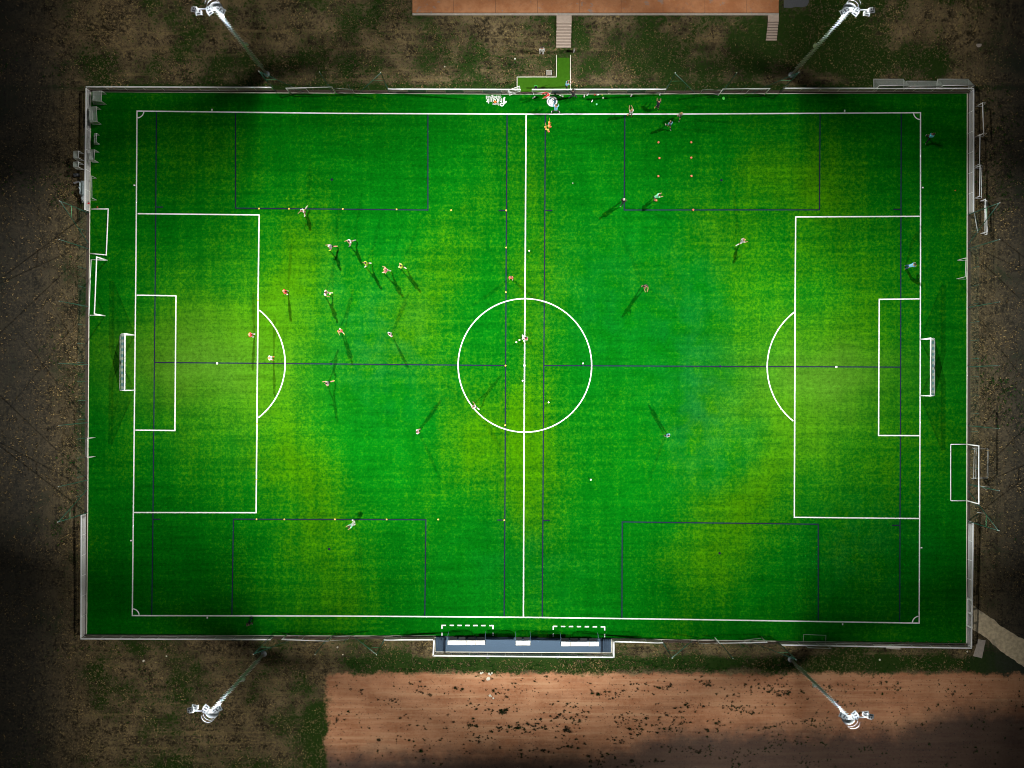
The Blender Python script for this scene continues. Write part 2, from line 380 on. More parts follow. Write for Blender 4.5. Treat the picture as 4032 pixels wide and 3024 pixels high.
# entrance path with artificial grass
def entry_path():
    P = [(2036,304),(2191,304),(2191,192),(2246,192),(2246,362),(2036,362)]
    MB().poly([(*W(*p).xy, .03) for p in P]).build('entrance_path', plain('path_turf', (.040,.135,.006), .9, var=.25, sc=3, spec=.05), kind='structure')
    k = MB()
    for a, b in (((2191,196),(2191,304)),((2191,304),(2036,304)),((2036,304),(2036,356)),((2246,200),(2246,356))):
        a = W(*a); b = W(*b); d = b-a; m = (a+b)/2; k.box((m.x, m.y, .04), (d.length+.08, .09, .08), math.atan2(d.y, d.x))
    k.build('path_kerb', KERB, kind='structure')
entry_path()
def poly_slab(name, pts, z, mat, kind=None, jag=0, h=0):
    out = []
    for a, b in zip(pts, pts[1:]+pts[:1]):
        n = max(1, int(math.hypot(b[0]-a[0], b[1]-a[1])/9)) if jag else 1
        for i in range(n):
            t = i/n; out.append((a[0]+(b[0]-a[0])*t+random.uniform(-jag, jag), a[1]+(b[1]-a[1])*t+random.uniform(-jag, jag)))
    P = [W(*p) for p in out]; m = MB(); m.poly([(p.x, p.y, z) for p in P][::-1])
    if h:
        for a, b in zip(P, P[1:]+P[:1]): m.quad((a.x, a.y, z-h), (b.x, b.y, z-h), (b.x, b.y, z), (a.x, a.y, z))
    return m.build(name, mat, kind=kind)
def mat_path():
    k = NT('pale_worn_path'); a = k.noise(.35, 4); b = k.noise(2.2, 4)
    c = k.mix(k.sm(b, .3, .7), (.58, .46, .29), (.85, .71, .47)); c = k.mix(k.ma('MULTIPLY', k.sm(a, .56, .75), .85), c, (.26, .23, .16))
    return k.done(c, .9, bump=b, bs=.3, bd=.05)
PATHM = mat_path()
poly_slab('footpath', [(3829.7,2383.6),(3855.7,2401),(3898,2430),(3948,2470),(3994.6,2497.4),(4100,2560),(4350,2700),(4300,2800),(4032,2626.6),(3971.4,2584),(3923,2549.5),(3884.6,2511),(3855.7,2493.6),(3829,2480)], .02, PATHM, 'structure', 2.2)
tag(poly_slab('concrete_slab', [(3851.9,2515.8),(3879.8,2521.5),(3872,2560),(3866,2592),(3831.6,2583),(3842,2550)], .05, CONC, None, .8, .05), 'broken pale concrete slab lying beside the footpath at the corner', 'slab')
tag(poly_slab('concrete_slab', [(3447,2545),(3488,2546),(3490,2553),(3545,2557),(3545,2542),(3447,2538)], .05, CONC, None, .5, .05), 'narrow concrete slab half hidden under the lower right railing', 'slab')

# terrace and stairs
def mat_terrace():
    k = NT('terracotta_concrete'); x, y, z = k.xyz()
    a = k.noise(.5, 5, rough=.7); b = k.noise(2.5, 4)
    c = k.mix(k.sm(a, .3, .7), (.44, .165, .06), (.60, .27, .12)); c = k.mix(k.ma('MULTIPLY', k.sm(b, .55, .75), .5), c, (.34, .17, .10))
    f = k.ma('FRACT', k.ma('DIVIDE', k.ma('ADD', x, 2.2), 5.55)); j = k.ma('LESS_THAN', f, .006)
    c = k.mix(j, c, (.06, .04, .03)); c = k.mix(k.ma('MULTIPLY', k.sm(k.noise(.9, 3), .62, .7), .6), c, (.30, .28, .26))
    return k.done(c, .8)
ZT = 1.35
def WR(u0, v0, u1, v1, z, h, mat, name, kind='structure', parent=None):
    a = W(u0, v0, z); b = W(u1, v1, z); m = MB(); m.box(((a.x+b.x)/2, (a.y+b.y)/2, z-h/2), (abs(b.x-a.x), abs(a.y-b.y), h)); return m.build(name, mat, parent, kind=kind)
WR(1624, -300, 3066, 49.5, ZT+.08, .6, mat_terrace(), 'terrace')
WR(1624, 49.6, 3066, 51.8, ZT+.03, .5, DPAINT, 'terrace_drain')
WR(1624, 52, 3067, 59.5, ZT+.07, .6, CONC, 'terrace_edge')
poly_slab('asphalt_apron', [(3071,-250),(3168,-250),(3168,30),(3160,46),(3140,50),(3120,48),(3100,52),(3071,52)], ZT+.02, ASPH, 'structure', .5)
def stairs(name, label, u0, u1, vtop, vl, vb, n):
    # u0,u1 measured at the landing
    a = W(u0, vtop, ZT); b = W(u1, vtop, ZT); yl = W(0, vl, ZT).y; zb0 = zb(W(0, vb).y); y0 = W(0, vb, zb0).y
    cx = (a.x+b.x)/2; wd = b.x-a.x
    t = wthing(name, label, 'stairs', (cx, y0, zb0))
    m = MB(); m.box((cx, (a.y+yl)/2, ZT-.12), (wd, a.y-yl, .34)); m.build('landing', STEPC, t, bevel=.015)
    for i in range(n):
        z1 = ZT+.02-(i+1)*(ZT-zb0-.05)/n; ya = yl-(yl-y0)*i/n; yb_ = yl-(yl-y0)*(i+1)/n
        m = MB(); m.box((cx, (ya+yb_)/2-.02, z1-.08), (wd-.03*(i % 2), (ya-yb_)*.84, .2)); s = m.build('step', STEPC, t, bevel=.02)
        m = MB(); m.box((cx, ya-.03, z1-.06), (wd-.06, .10, .2)); m.build('riser', STEPD, t)
    return t
stairs('stairs', 'pale concrete stairs with wide landing down to green entrance path', 2191.6, 2250.6, 60.8, 92.4, 188, 8)
stairs('stairs', 'narrower concrete stairs near right end of the orange terrace', 3023.4, 3066, 60.5, 86, 160, 7)
t = wthing('manhole_cover', 'square grey concrete manhole cover in grass beside entrance path', 'manhole cover', W(2162, 287.3))
c = W(2162, 287.3); MB().box((c.x, c.y, .05), (.72, .66, .1)).build('frame', WPAINT2, t); MB().box((c.x, c.y-.02, .08), (.6, .54, .08)).build('lid', plain('lid_concrete', (.30,.25,.21), .9), t)
t = wthing('manhole_cover', 'pale round lid alone in dark grass at upper right', 'manhole cover', W(3847, 181)+Vector((0,0,zb(45.4))))
MB().lathe([(.36,0),(.36,.05),(.32,.06)], 14, t.location).build('lid', CONC, t)

# ------------------------------------------------------------------ lettering and emblem in the turf
def text_obj(body, size, u, v, name, parent, ux=1., mat=WHITE_LINE, z=.034, shear=0):
    cu = bpy.data.curves.new(name, 'FONT'); cu.body = body; cu.size = size; cu.align_x = 'CENTER'; cu.align_y = 'CENTER'; cu.offset = .004*size; cu.shear = shear
    cu.resolution_u = 3
    o = bpy.data.objects.new(name, cu); COL.objects.link(o)
    bpy.context.view_layer.update()
    me = bpy.data.meshes.new_from_object(o.evaluated_get(bpy.context.evaluated_depsgraph_get()))
    bpy.data.objects.remove(o); c = W(u, v)
    for vt in me.vertices: vt.co = Vector((-vt.co.x*ux + c.x, -vt.co.y + c.y, z)) - parent.location
    me.materials.clear(); me.materials.append(mat)
    o = bpy.data.objects.new(name, me); COL.objects.link(o); o.parent = parent; return o
t = wthing('turf_lettering', 'white upside down Saint Thibault des vignes lettering laid in turf', 'lettering', W(1952, 398))
text_obj('des', .56, 1963, 382.2, 'first_word', t, 1.0)
text_obj('vignes', .56, 1932.5, 382.6, 'last_word', t, 1.0)
text_obj('hibault', 1.02, 1946, 397, 'middle_word', t, .80)
text_obj('Saint', .50, 1953, 410, 'upper_word', t, .98)
m = MB(); pts = [(1989,383.5),(1985.5,386),(1983.6,391),(1984,398),(1985,404),(1984.2,410),(1981,415.5),(1976.5,417.5),(1972,415),(1970,411),(1971.5,408.5),(1976,407),(1982,407.5),(1988,406.5),(1992,403.5),(1993,401),(1991,398.5)]
m.ribbon([W(*p) for p in pts], .15, .034); m.ribbon([W(*p) for p in pts[1:6]], .24, .038)
m.build('ornate_initial', WHITE_LINE, t)
t = wthing('turf_emblem', 'round white ring emblem with white figure on dark disc in turf', 'emblem', W(2174, 399.6))
c = W(2174, 399.6)
def dsc(r, z, n=40): return [(c.x+r*math.cos(2*math.pi*i/n), c.y+r*math.sin(2*math.pi*i/n), z) for i in range(n)]
MB().poly(dsc(.76, .026)).build('border', plain('dark_pile', (.05,.07,.08), .9), t)
MB().poly(dsc(.69, .030)).build('ring', WHITE_LINE, t)
MB().poly(dsc(.53, .034)).build('centre_disc', plain('blue_grey_pile', (.03,.085,.12), .9), t)
fig = [(470,345),(500,285),(560,262),(640,270),(668,310),(672,350),(640,385),(610,372),(590,400),(600,430),(630,440),(640,470),(622,540),(618,620),(605,690),(560,690),(470,692),(420,650),(350,600),(340,540),(325,470),(355,430),(360,365),(410,350)]
MB().poly([(*W(2140+a/15.87, 370+b/15.87).xy, .038) for a, b in fig[::-1]]).build('figure', WHITE_LINE, t)
DM = BLUE_LINE
m = MB(); m.ribbon([W(2140+a/15.87, 370+b/15.87) for a, b in ((598,300),(575,345),(545,372),(600,400),(570,440),(545,500),(520,545))], .05, .042); m.build('figure_detail', DM, t)
GP = plain('grey_pile', (.35,.33,.33), .9)
for i in list(range(-4, 5)):
    for base in (90, 270):
        a = R(base+i*(13 if base == 90 else 9)); m = MB(); m.box((c.x+.61*math.cos(a), c.y+.61*math.sin(a), .034), (.035, .06, .004), a); m.build('ring_mark', GP, t)

# ------------------------------------------------------------------ railings
def railing(label, pts, style, boards=(), gate=None, z=1.08):
    P = [W(u, v, z) for u, v in pts]
    base = P[0].copy(); base.z = 0
    t = wthing('railing', label, 'railing', base, 'white railings round the pitch')
    m = MB()
    for a, b in zip(P, P[1:]):
        d = b-a; c = (a+b)/2; m.box((c.x, c.y, z-.03), (d.length+.11, .17, .06), math.atan2(d.y, d.x))
    m.build('top_rail', WPAINT, t, bevel=.012)
    zz = (.15, .34, .53, .72, .90) if style == 'bars' else (.10,)
    for zr in zz:
        m = MB()
        for a, b in zip(P, P[1:]): m.tube((a.x, a.y, zr), (b.x, b.y, zr), .028 if style == 'bars' else .025, n=6)
        m.build('rail' if style == 'bars' else 'bottom_rail', WPAINT, t)
    for k, (a, b) in enumerate(zip(P, P[1:])):
        L = (b-a).length; n = max(1, round(L/2.52))
        for i in range(n+1):
            if i == 0 and k > 0: continue
            p = a.lerp(b, i/n); m = MB(); m.tube((p.x, p.y, 0), (p.x, p.y, z-.06), .035, n=8); m.build('post', WPAINT, t)
        if style == 'bars': continue
        for i in range(n):
            p = a.lerp(b, i/n); q_ = a.lerp(b, (i+1)/n); d = (q_-p).normalized()*.05; p = p+d; q_ = q_-d; l = (q_-p).length
            uc = 2016+((p.x+q_.x)/2)*S*1.0116
            isb = any(abs(uc-bc) < 36 for bc in boards)
            nrm = Vector((-d.y, d.x, 0)).normalized()
            if nrm.dot(-p) < 0: nrm = -nrm
            if isb:
                cc = (p+q_)/2+nrm*.045; m = MB(); m.box((cc.x, cc.y, .54), (l, .02, .86), math.atan2(d.y, d.x)); m.build('board', BOARD, t)
            else:
                m = MB(); m.quad((p.x, p.y, .13), (q_.x, q_.y, .13), (q_.x, q_.y, z-.07), (p.x, p.y, z-.07), uv=[(0,0),(l,0),(l,z-.2),(0,z-.2)]); m.build('mesh_panel', MESHW, t)
    return t
railing('white mesh railing along far side at its left corner', [(339,341.5),(1071,344)], 'mesh')
railing('white mesh railing with boards, far side left of entrance opening', [(1528,350.4),(2048.8,352.4)], 'mesh', boards=(1790, 1935, 1645))
railing('white railing with grey boards, far side right of entrance opening', [(2096.2,352.4),(2621.8,351.2)], 'mesh', boards=(2214, 2358, 2506))
railing('white mesh railing far side at its right corner behind goals', [(3086,347.5),(3834,348)], 'mesh')
railing('white five bar railing down right end, upper part beside stored goals', [(3834,353),(3834,836)], 'bars')
railing('white five bar railing at lower right end broken by double gate', [(3832.8,2057.3),(3828.5,2362)], 'bars')
railing('short white five bar railing between double gate and lower right corner', [(3826.5,2474),(3825.5,2548)], 'bars')
railing('white mesh railing near side from right corner to ball net', [(3825.5,2552.5),(3076.9,2539.7)], 'mesh')
railing('short white mesh railing right of the dugout recess', [(2609.6,2531.3),(2421,2526.6)], 'mesh')
railing('white mesh railing stepping out behind the dugouts', [(2417,2530),(2417,2588.4),(1705.5,2582.3),(1708.6,2523)], 'mesh')
railing('short white mesh railing left of the dugout recess', [(1704,2519),(1512.3,2519.7)], 'mesh')
railing('white mesh railing near side at its left corner', [(1064.5,2518.5),(317.8,2515.5)], 'mesh')
railing('white five bar railing down left end, lower part', [(317.9,2510),(319.6,2028)], 'bars')
railing('white five bar railing down left end, upper part among small goals', [(338.7,347),(333,824.5)], 'bars')
# gates
def gate(label, p0, p1, leaves, bars=True):
    a = W(*p0, 1.1); b = W(*p1, 1.1); t = wthing('gate', label, 'gate', (a.x, a.y, 0))
    for i in range(leaves):
        p = a.lerp(b, i/leaves); q_ = a.lerp(b, (i+1)/leaves); d = (q_-p).normalized(); p = p+d*.06; q_ = q_-d*.06
        lf = bpy.data.objects.new('leaf', None)
        m = MB()
        for zr in (.12, 1.1): m.box(((p.x+q_.x)/2, (p.y+q_.y)/2, zr), ((q_-p).length, .12, .07), math.atan2(d.y, d.x))
        for e_ in (p, q_): m.box((e_.x, e_.y, .6), (.10, .12, 1.0), math.atan2(d.y, d.x))
        fr = m.build('leaf_frame', WPAINT, t)
        if bars:
            for zr in (.32, .5, .7, .9):
                m = MB(); m.tube((p.x, p.y, zr), (q_.x, q_.y, zr), .03, n=6); br = m.build('bar', WPAINT, fr); br.location = (0, 0, 0)
                br.data.transform(Matrix.Translation(-t.location))
        else:
            m = MB(); l = (q_-p).length; m.quad((p.x, p.y, .15), (q_.x, q_.y, .15), (q_.x, q_.y, 1.05), (p.x, p.y, 1.05), uv=[(0,0),(l,0),(l,.9),(0,.9)]); pn = m.build('mesh', MESHW, fr)
            pn.data.transform(Matrix.Translation(-t.location))
    for e_ in (a, b):
        MB().box((e_.x, e_.y, .58), (.16, .16, 1.16)).build('gate_post', WPAINT, t, bevel=.01)
    return t
gate('white double gate with thick posts in right end railing by footpath', (3828.5,2364), (3826.5,2472), 2)
a = W(2048.8, 361); b = W(2006, 377)
def open_gate():
    t = wthing('gate', 'small white mesh gate swung open beside entrance opening', 'gate', a)
    d = (b-a).normalized(); l = (b-a).length; n = Vector((-d.y, d.x, 0)); tl = .32
    def P3(s, z): q_ = a+d*s*l; return (q_.x - n.x*(z*tl), q_.y - n.y*(z*tl), .12+z*1.0)
    m = MB()
    for p, q_ in (((0,0),(1,0)),((1,0),(1,1)),((1,1),(0,1)),((0,1),(0,0)),((0,.5),(1,.5))): m.tube(P3(*p), P3(*q_), .035, n=6)
    m.build('frame', WPAINT, t)
    m = MB(); m.quad(P3(0,0), P3(1,0), P3(1,1), P3(0,1), uv=[(0,0),(l,0),(l,1),(0,1)]); m.build('mesh', MESHW, t)
open_gate()

# ------------------------------------------------------------------ ball-stop nets
def ball_net(label, posts, braces, hgt=6.2, small=(), fence=True):
    P = [W(*p) for p in posts]; t = wthing('ball_stop_net', label, 'ball net', P[0], 'green ball-stop nets round the pitch')
    for p in P:
        m = MB(); m.tube(p, (p.x, p.y, hgt), .055, .045, n=8); po = m.build('post', GREENP, t)
        m = MB(); m.tube((p.x, p.y, hgt), (p.x, p.y, hgt+.05), .06, n=8); m.build('post_cap', WPAINT2, t)
    for (i, f) in braces:
        f = W(*f); tp = Vector((P[i].x, P[i].y, hgt-.1)); MB().tube(f, tp, .045, n=8).build('brace', GREENP, t)
        k = .62; a_ = f.lerp(tp, k); MB().tube(a_, (P[i].x, P[i].y, hgt*k-.1), .03, n=6).build('brace_tie', GREENL, t)
    for a_, b_ in zip(P, P[1:]):
        l = (b_-a_).length
        m = MB(); N = 10
        for i in range(N):
            s0, s1 = i/N, (i+1)/N; z0 = hgt-.08-.25*math.sin(math.pi*s0); z1 = hgt-.08-.25*math.sin(math.pi*s1); p = a_.lerp(b_, s0); q_ = a_.lerp(b_, s1)
            m.quad((p.x, p.y, .05), (q_.x, q_.y, .05), (q_.x, q_.y, z1), (p.x, p.y, z0), uv=[(l*s0,0),(l*s1,0),(l*s1,z1),(l*s0,z0)])
        m.build('net', NETG, t)
    if fence:
        # welded mesh fence two metres high at the foot of the net
        a_, b_ = P[0], P[-1]; L = (b_-a_).length; n = max(2, round(L/2.5)); d = (b_-a_).normalized(); nn = Vector((-d.y, d.x, 0))
        if nn.dot(a_) < 0: nn = -nn
        ft = wthing('mesh_fence', label.replace('tall dark green ball net', 'green wire fence at foot of the ball net'), 'fence', a_+nn*.18, 'green wire fences at the foot of ball nets')
        for i in range(n+1):
            p = a_.lerp(b_, i/n)+nn*.18; MB().tube(p, (p.x, p.y, 2.05), .03, n=6).build('post', GREENP, ft)
            if i < n:
                q_ = a_.lerp(b_, (i+1)/n)+nn*.18; l = (q_-p).length; m = MB()
                m.quad((p.x, p.y, .05), (q_.x, q_.y, .05), (q_.x, q_.y, 2.0), (p.x, p.y, 2.0), uv=[(0,0),(l,0),(l,1.95),(0,1.95)]); m.build('panel', MESHG, ft)
ball_net('tall dark green ball net behind left goal', [(350,838),(349,980),(348.5,1207),(348,1436),(347,1664),(346,1890),(343.5,2020)], [(0,(348,958)),(6,(345.5,1925))])
ball_net('tall dark green ball net behind right goal', [(3812,845),(3811.5,980),(3811.5,1210),(3811,1444),(3810.5,1676),(3810,1905),(3809.5,2052)], [(0,(3812,962)),(6,(3810,1930))])
ball_net('tall dark green ball net far side, left stretch', [(1084.5,361),(1307.4,363),(1532.4,365)], [(0,(1196,362)),(2,(1417.5,364))])
ball_net('tall dark green ball net far side, right stretch', [(2616.7,366.5),(2843.3,366),(3072.4,364)], [(0,(2737,366.3)),(2,(2960,365))])
ball_net('tall dark green ball net near side, left stretch', [(1064.5,2507),(1290.9,2508),(1516.9,2509)], [(0,(1176,2507.5)),(2,(1396,2508.5))])
ball_net('tall dark green ball net near side, right stretch', [(2605.6,2521),(2829.6,2523),(3061.7,2527)], [(0,(2727,2522)),(2,(2950,2525))])

# ------------------------------------------------------------------ goals
def net_sheet(m, A, B, Cc, D, n=8, sag=0, pinch=None):     # A-B bottom edge, D-C top edge
    A, B, Cc, D = map(Vector, (A, B, Cc, D)); w_ = (B-A).length; h_ = (D-A).length
    def P(s, t_):
        p = A.lerp(B, s).lerp(D.lerp(Cc, s), t_); p.z -= sag*math.sin(math.pi*t_)*math.sin(math.pi*s); p.z = max(p.z, .03); return p
    for i in range(n):
        for j in range(4):
            s0, s1, t0, t1 = i/n, (i+1)/n, j/4, (j+1)/4
            m.quad(P(s0,t0), P(s1,t0), P(s1,t1), P(s0,t1), uv=[(w_*s0,h_*t0),(w_*s1,h_*t0),(w_*s1,h_*t1),(w_*s0,h_*t1)])
def goal(label, f0, f1, h, depth, wbar=.06, net=None, mat=WPAINT, side=1, topd=0., cat='goal', group=None, base=True, name='goal'):
    """f0, f1: post feet (pixels); the net/base frame lies on the `side` of the line f0->f1 by depth metres"""
    a_ = W(*f0); b_ = W(*f1); d = (b_-a_).normalized(); n = Vector((-d.y, d.x, 0))*side
    t = wthing(name, label, cat, (a_+b_)/2, group); Z = Vector((0,0,h))
    m = MB(); m.tube(a_+Z-d*wbar, b_+Z+d*wbar, wbar, n=10); m.build('crossbar', mat, t)
    for p in (a_, b_): MB().tube(p, p+Z, wbar, n=10).build('post', mat, t)
    bk0 = a_+n*depth+Vector((0,0,.04)); bk1 = b_+n*depth+Vector((0,0,.04))
    if base:
        m = MB(); m.path([a_+Vector((0,0,.04)), bk0, bk1, b_+Vector((0,0,.04))], wbar*.62, n=8); m.build('base_frame', mat, t)
    ta = a_+Z+n*topd; tb = b_+Z+n*topd
    if topd:
        m = MB(); m.path([a_+Z, ta, bk0], wbar*.4, n=6); m.build('net_support', mat, t); m = MB(); m.path([b_+Z, tb, bk1], wbar*.4, n=6); m.build('net_support', mat, t)
    if net:
        m = MB(); net_sheet(m, bk0, bk1, tb, ta, sag=.12)
        if topd: net_sheet(m, ta, tb, b_+Z, a_+Z, sag=.15)
        for p, q_, tt in ((a_, bk0, ta), (b_, bk1, tb)):
            net_sheet(m, p+Vector((0,0,.03)), q_, tt, p+Z, n=4)
        m.build('net', net, t)
    return t
goal('full size white goal with checked net, left end of pitch', (530.8,1319.3), (529.5,1536.6), 2.44, 1.95, .075, NETB, side=-1, topd=.45)
goal('full size white goal with checked net, right end of pitch', (3622.6,1336.3), (3622.4,1557.4), 2.44, 1.95, .075, NETB, side=1, topd=.45)
goal('upright portable white goal standing between left goal and left railing', (422.3,1024.8), (413.6,1243.3), 2.44, 2.15, .075, None, side=-1)
goal('portable white goal straddling kerb at right end, facing outward', (3807.3,1749.4), (3807.3,1971.5), 2.44, 2.2, .075, None, side=-1)
# goal lying face down
def flat_goal():
    P = [(362.7,823.4),(427.5,823.4),(419.7,1004.5),(355.5,998)]; Q = [W(u, v)+Vector((0,0,.09)) for u, v in P]
    t = wthing('goal', 'white goal frame lying flat on turf near upper left railing', 'goal', (Q[0]+Q[3])/2)
    MB().tube(Q[1]+Vector((0,.06,0)), Q[2]-Vector((0,.06,0)), .075, n=10).build('crossbar', WPAINT, t)
    for i, j in ((0,1),(3,2)): MB().tube(Q[i], Q[j], .065, n=10).build('post', WPAINT, t)
flat_goal()
G8 = 'foldable eight-a-side goals against the ball nets'
def fold_goal(label, f0, f1, wings):
    t = goal(label, f0, f1, 2.1, .3, .06, None, base=False, group=G8)
    for (u0, v0, u1, v1) in wings:
        p = W(u0, v0); q_ = W(u1, v1); m = MB(); z0, z1 = .12, 1.45
        m.path([(p.x,p.y,z0),(q_.x,q_.y,z0),(q_.x,q_.y,z1),(p.x,p.y,z1),(p.x,p.y,z0)], .032, n=6); m.build('net_wing', WPAINT2, t)
fold_goal('folding goal on far side left of entrance, lettering side', (1146,373), (1322.8,368.5), [(1146,368.5,1218,367),(1325,366,1396,369)])
fold_goal('folding goal on far side right of entrance, below terrace stairs', (2828.6,376), (3009,374), [(2830,372.5,2754.7,370.5),(3011.6,371.4,2935.7,370)])
fold_goal('folding goal on near side left of the dugouts', (1130.4,2496.2), (1308.5,2501.8), [(1130,2500,1201.6,2502.5),(1309,2506,1379,2504)])
fold_goal('folding goal on near side right of the dugouts', (2815,2510), (2997.5,2506.8), [(2813,2517,2743.5,2518.2),(2999,2511,2925.8,2519.5)])
# small and stored goals
goal('small white goal frame on kerb below left goal', (375.6,1722.6), (375.6,1797.3), 1.85, 1.25, .035, None, WPAINT2, side=-1)
goal('small white goal frame on kerb above right goal', (3769.4,1025), (3766.4,1098), 1.85, 1.3, .035, None, WPAINT2, side=1)
goal('small netless goal straddling kerb at lower right of near side', (3162.5,2533), (3250.5,2536), 1.6, 1.2, .045, None, WPAINT2, side=1)
goal('netted goal outside far railing, leftmost of the three', (3440,356), (3557,356), 1.5, 1.5, .05, NETW, side=1)
goal('netted goal outside far railing, middle of the three', (3569,352), (3686,352), 1.05, 1.1, .045, NETW, side=1)
goal('netted goal outside far railing, nearest the right corner', (3691,353), (3812,353), 1.3, 1.4, .05, NETW, side=1)
goal('white goal outside right railing, topmost of stored row', (3843.5,420), (3848,538), 1.3, .85, .06, None, WPAINT, side=1, topd=.4)
goal('white goal outside right railing, second of stored row', (3839.5,540), (3838,655), 1.0, .65, .05, None, WPAINT, side=1, topd=.2)
goal('round cornered goal outside right railing, third of stored row', (3839,662), (3837,781), 1.05, .9, .055, None, WPAINT, side=1, topd=.3)
for k, (p, q_, hh, dd, lb) in enumerate((((3859,792),(3861,920),1.1,.55,'narrow white goal frame folded in stack past railing end, inner one'),
                               ((3866,791),(3875,916),.7,.3,'slanting white goal frame in stack past railing end, middle one'),
                               ((3876,793),(3877,925),.5,.2,'white goal frame in stack past railing end, outermost one'))):
    goal(lb, p, q_, hh, dd, .04, None, WPAINT, side=1)
tag(MB().tube(W(3830,838)+Vector((0,0,.3)), W(3848.6,918)+Vector((0,0,.1)), .05).build('loose_pole', WPAINT), 'long loose white pole leaning inside goal stack at right end', 'pole')
goal('white training goal frame outside lower right net, straight one', (3827,1763.5), (3824,1884), .5, 2.1, .03, None, WPAINT2, side=1)
goal('white training goal frame outside lower right net, crooked one', (3832,1767), (3831,1881), .6, 2.0, .03, None, WPAINT2, side=1)
for i, (p, q_, z0, z1, lb) in enumerate((((3859,1915),(3897,1918),.6,.6,'pale bar lying level beyond lower right net'),((3859,1913),(3885,1929),.5,.4,'short pale bar lying askew beyond lower right net'),
        ((3848,2018),(3880,2021),.5,.5,'pale bar by brace of lower right net'))):
    tag(MB().tube(W(*p, z0), W(*q_, z1), .035).build('loose_bar', WPAINT2), lb, 'bar')
# left corner cluster
goal('netted small goal in upper left corner of pitch', (419,412), (420,372), 1.15, 1.75, .035, NETW, WPAINT2, side=1, topd=1.2)
goal('wide netted small goal below upper left corner', (401,490), (398,432), 1.1, 1.15, .035, NETW, WPAINT2, side=1, topd=1.0)
goal('tiny netted goal facing the pitch by left railing', (393,568), (393,533), .8, .75, .03, NETW, WPAINT, side=1, topd=.25)
goal('netted small goal standing across left railing line', (389,640), (391,600), 1.1, .85, .035, NETW, WPAINT2, side=1, topd=.6)
goal('netted goal outside left railing, upper of two', (331,633), (331,606), 1.2, .9, .035, NETW, WPAINT, side=1, topd=.7)
goal('netted goal outside left railing, lower of two', (330,668), (330,648), 1.2, .85, .035, NETW, WPAINT, side=1, topd=.7)
goal('narrow white goal leaning on left railing above flat goal', (381,788), (380,702), 1.1, 1.0, .03, None, WPAINT2, side=1)
def pile(label, u, v, w_, l_, h_, mat, name='covered_equipment', cat='equipment pile'):
    c_ = W(u, v); m = MB(); N = 9; K = 5
    rnd = random.Random(u); g_ = []
    for i in range(N):
        for j in range(K):
            s, q2 = i/(N-1)-.5, j/(K-1)-.5; e_ = (1-abs(2*s)**4)*(1-abs(2*q2)**3)
            g_.append(Vector((c_.x+q2*w_*(.85+.3*rnd.random()), c_.y+s*l_, .02+h_*e_*(.6+.5*rnd.random()))))
    for i in range(N-1):
        for j in range(K-1):
            k0 = i*K+j; m.poly([g_[k0], g_[k0+1], g_[k0+K+1], g_[k0+K]])
    return tag(m.build(name, mat), label, cat)
pile('grey tarpaulin covered equipment along outside of left railing', 326.5, 744, .55, 2.2, .8, plain('grey_tarpaulin', (.30,.36,.38), .4, var=.4, sc=4))
pile('pale plastic sheet folded outside left railing above flat goal', 331, 786, .5, .9, .5, plain('pale_plastic', (.50,.56,.58), .3, var=.3, sc=5), 'plastic_sheet', 'sheet')
pile('dark grey seats piled outside left railing', 301, 690, .9, .5, .35, DPAINT, 'seat_pile', 'seat pile')
tag(MB().box(W(304,720)+Vector((0,0,.2)), (.7,.22,.1), R(15)).build('grey_plank', plain('grey_board', (.22,.22,.23), .6)), 'short grey plank outside left railing by tarpaulin', 'plank')
tag(MB().tube(W(353.5,800)+Vector((0,0,.1)), W(353.5,806)+Vector((0,0,.5)), .09).build('red_bag', C['red']), 'small dull red bag hanging at lower end of left railing', 'bag')

# ------------------------------------------------------------------ dugouts
c = (W(1713.4, 2504), W(2407.3, 2570))
DZ = .10
m = MB(); m.poly([(*W(u, v).xy, DZ) for u, v in ((1716,2564),(2405,2568),(2405,2514.5),(1716,2505))])
m.quad((*W(1716,2505).xy, DZ), (*W(2405,2514.5).xy, DZ), (*W(2405,2514.5).xy, 0), (*W(1716,2505).xy, 0))
m.build('dugout_floor', SLATE, kind='structure')
sg = MB()
for k in range(4):
    u = 1721+k*8; a_ = W(u, 2505.5); b_ = W(u, 2563.5); sg.box(((a_.x+b_.x)/2, (a_.y+b_.y)/2, DZ+.015), (.05, a_.y-b_.y, .03))
    u = 2373+k*8; a_ = W(u, 2514.5); b_ = W(u, 2567); sg.box(((a_.x+b_.x)/2, (a_.y+b_.y)/2, DZ+.015), (.05, a_.y-b_.y, .03))
for u in (1751, 2367):
    a_ = W(u, 2510); b_ = W(u, 2565); sg.box(((a_.x+b_.x)/2, (a_.y+b_.y)/2, DZ+.02), (.10, a_.y-b_.y, .04))
sg.build('floor_strips', plain('dark_rubber', (.02,.035,.06), .8), kind='structure')
FR = plain('blue_grey_frame', (.05, .09, .13), .4)
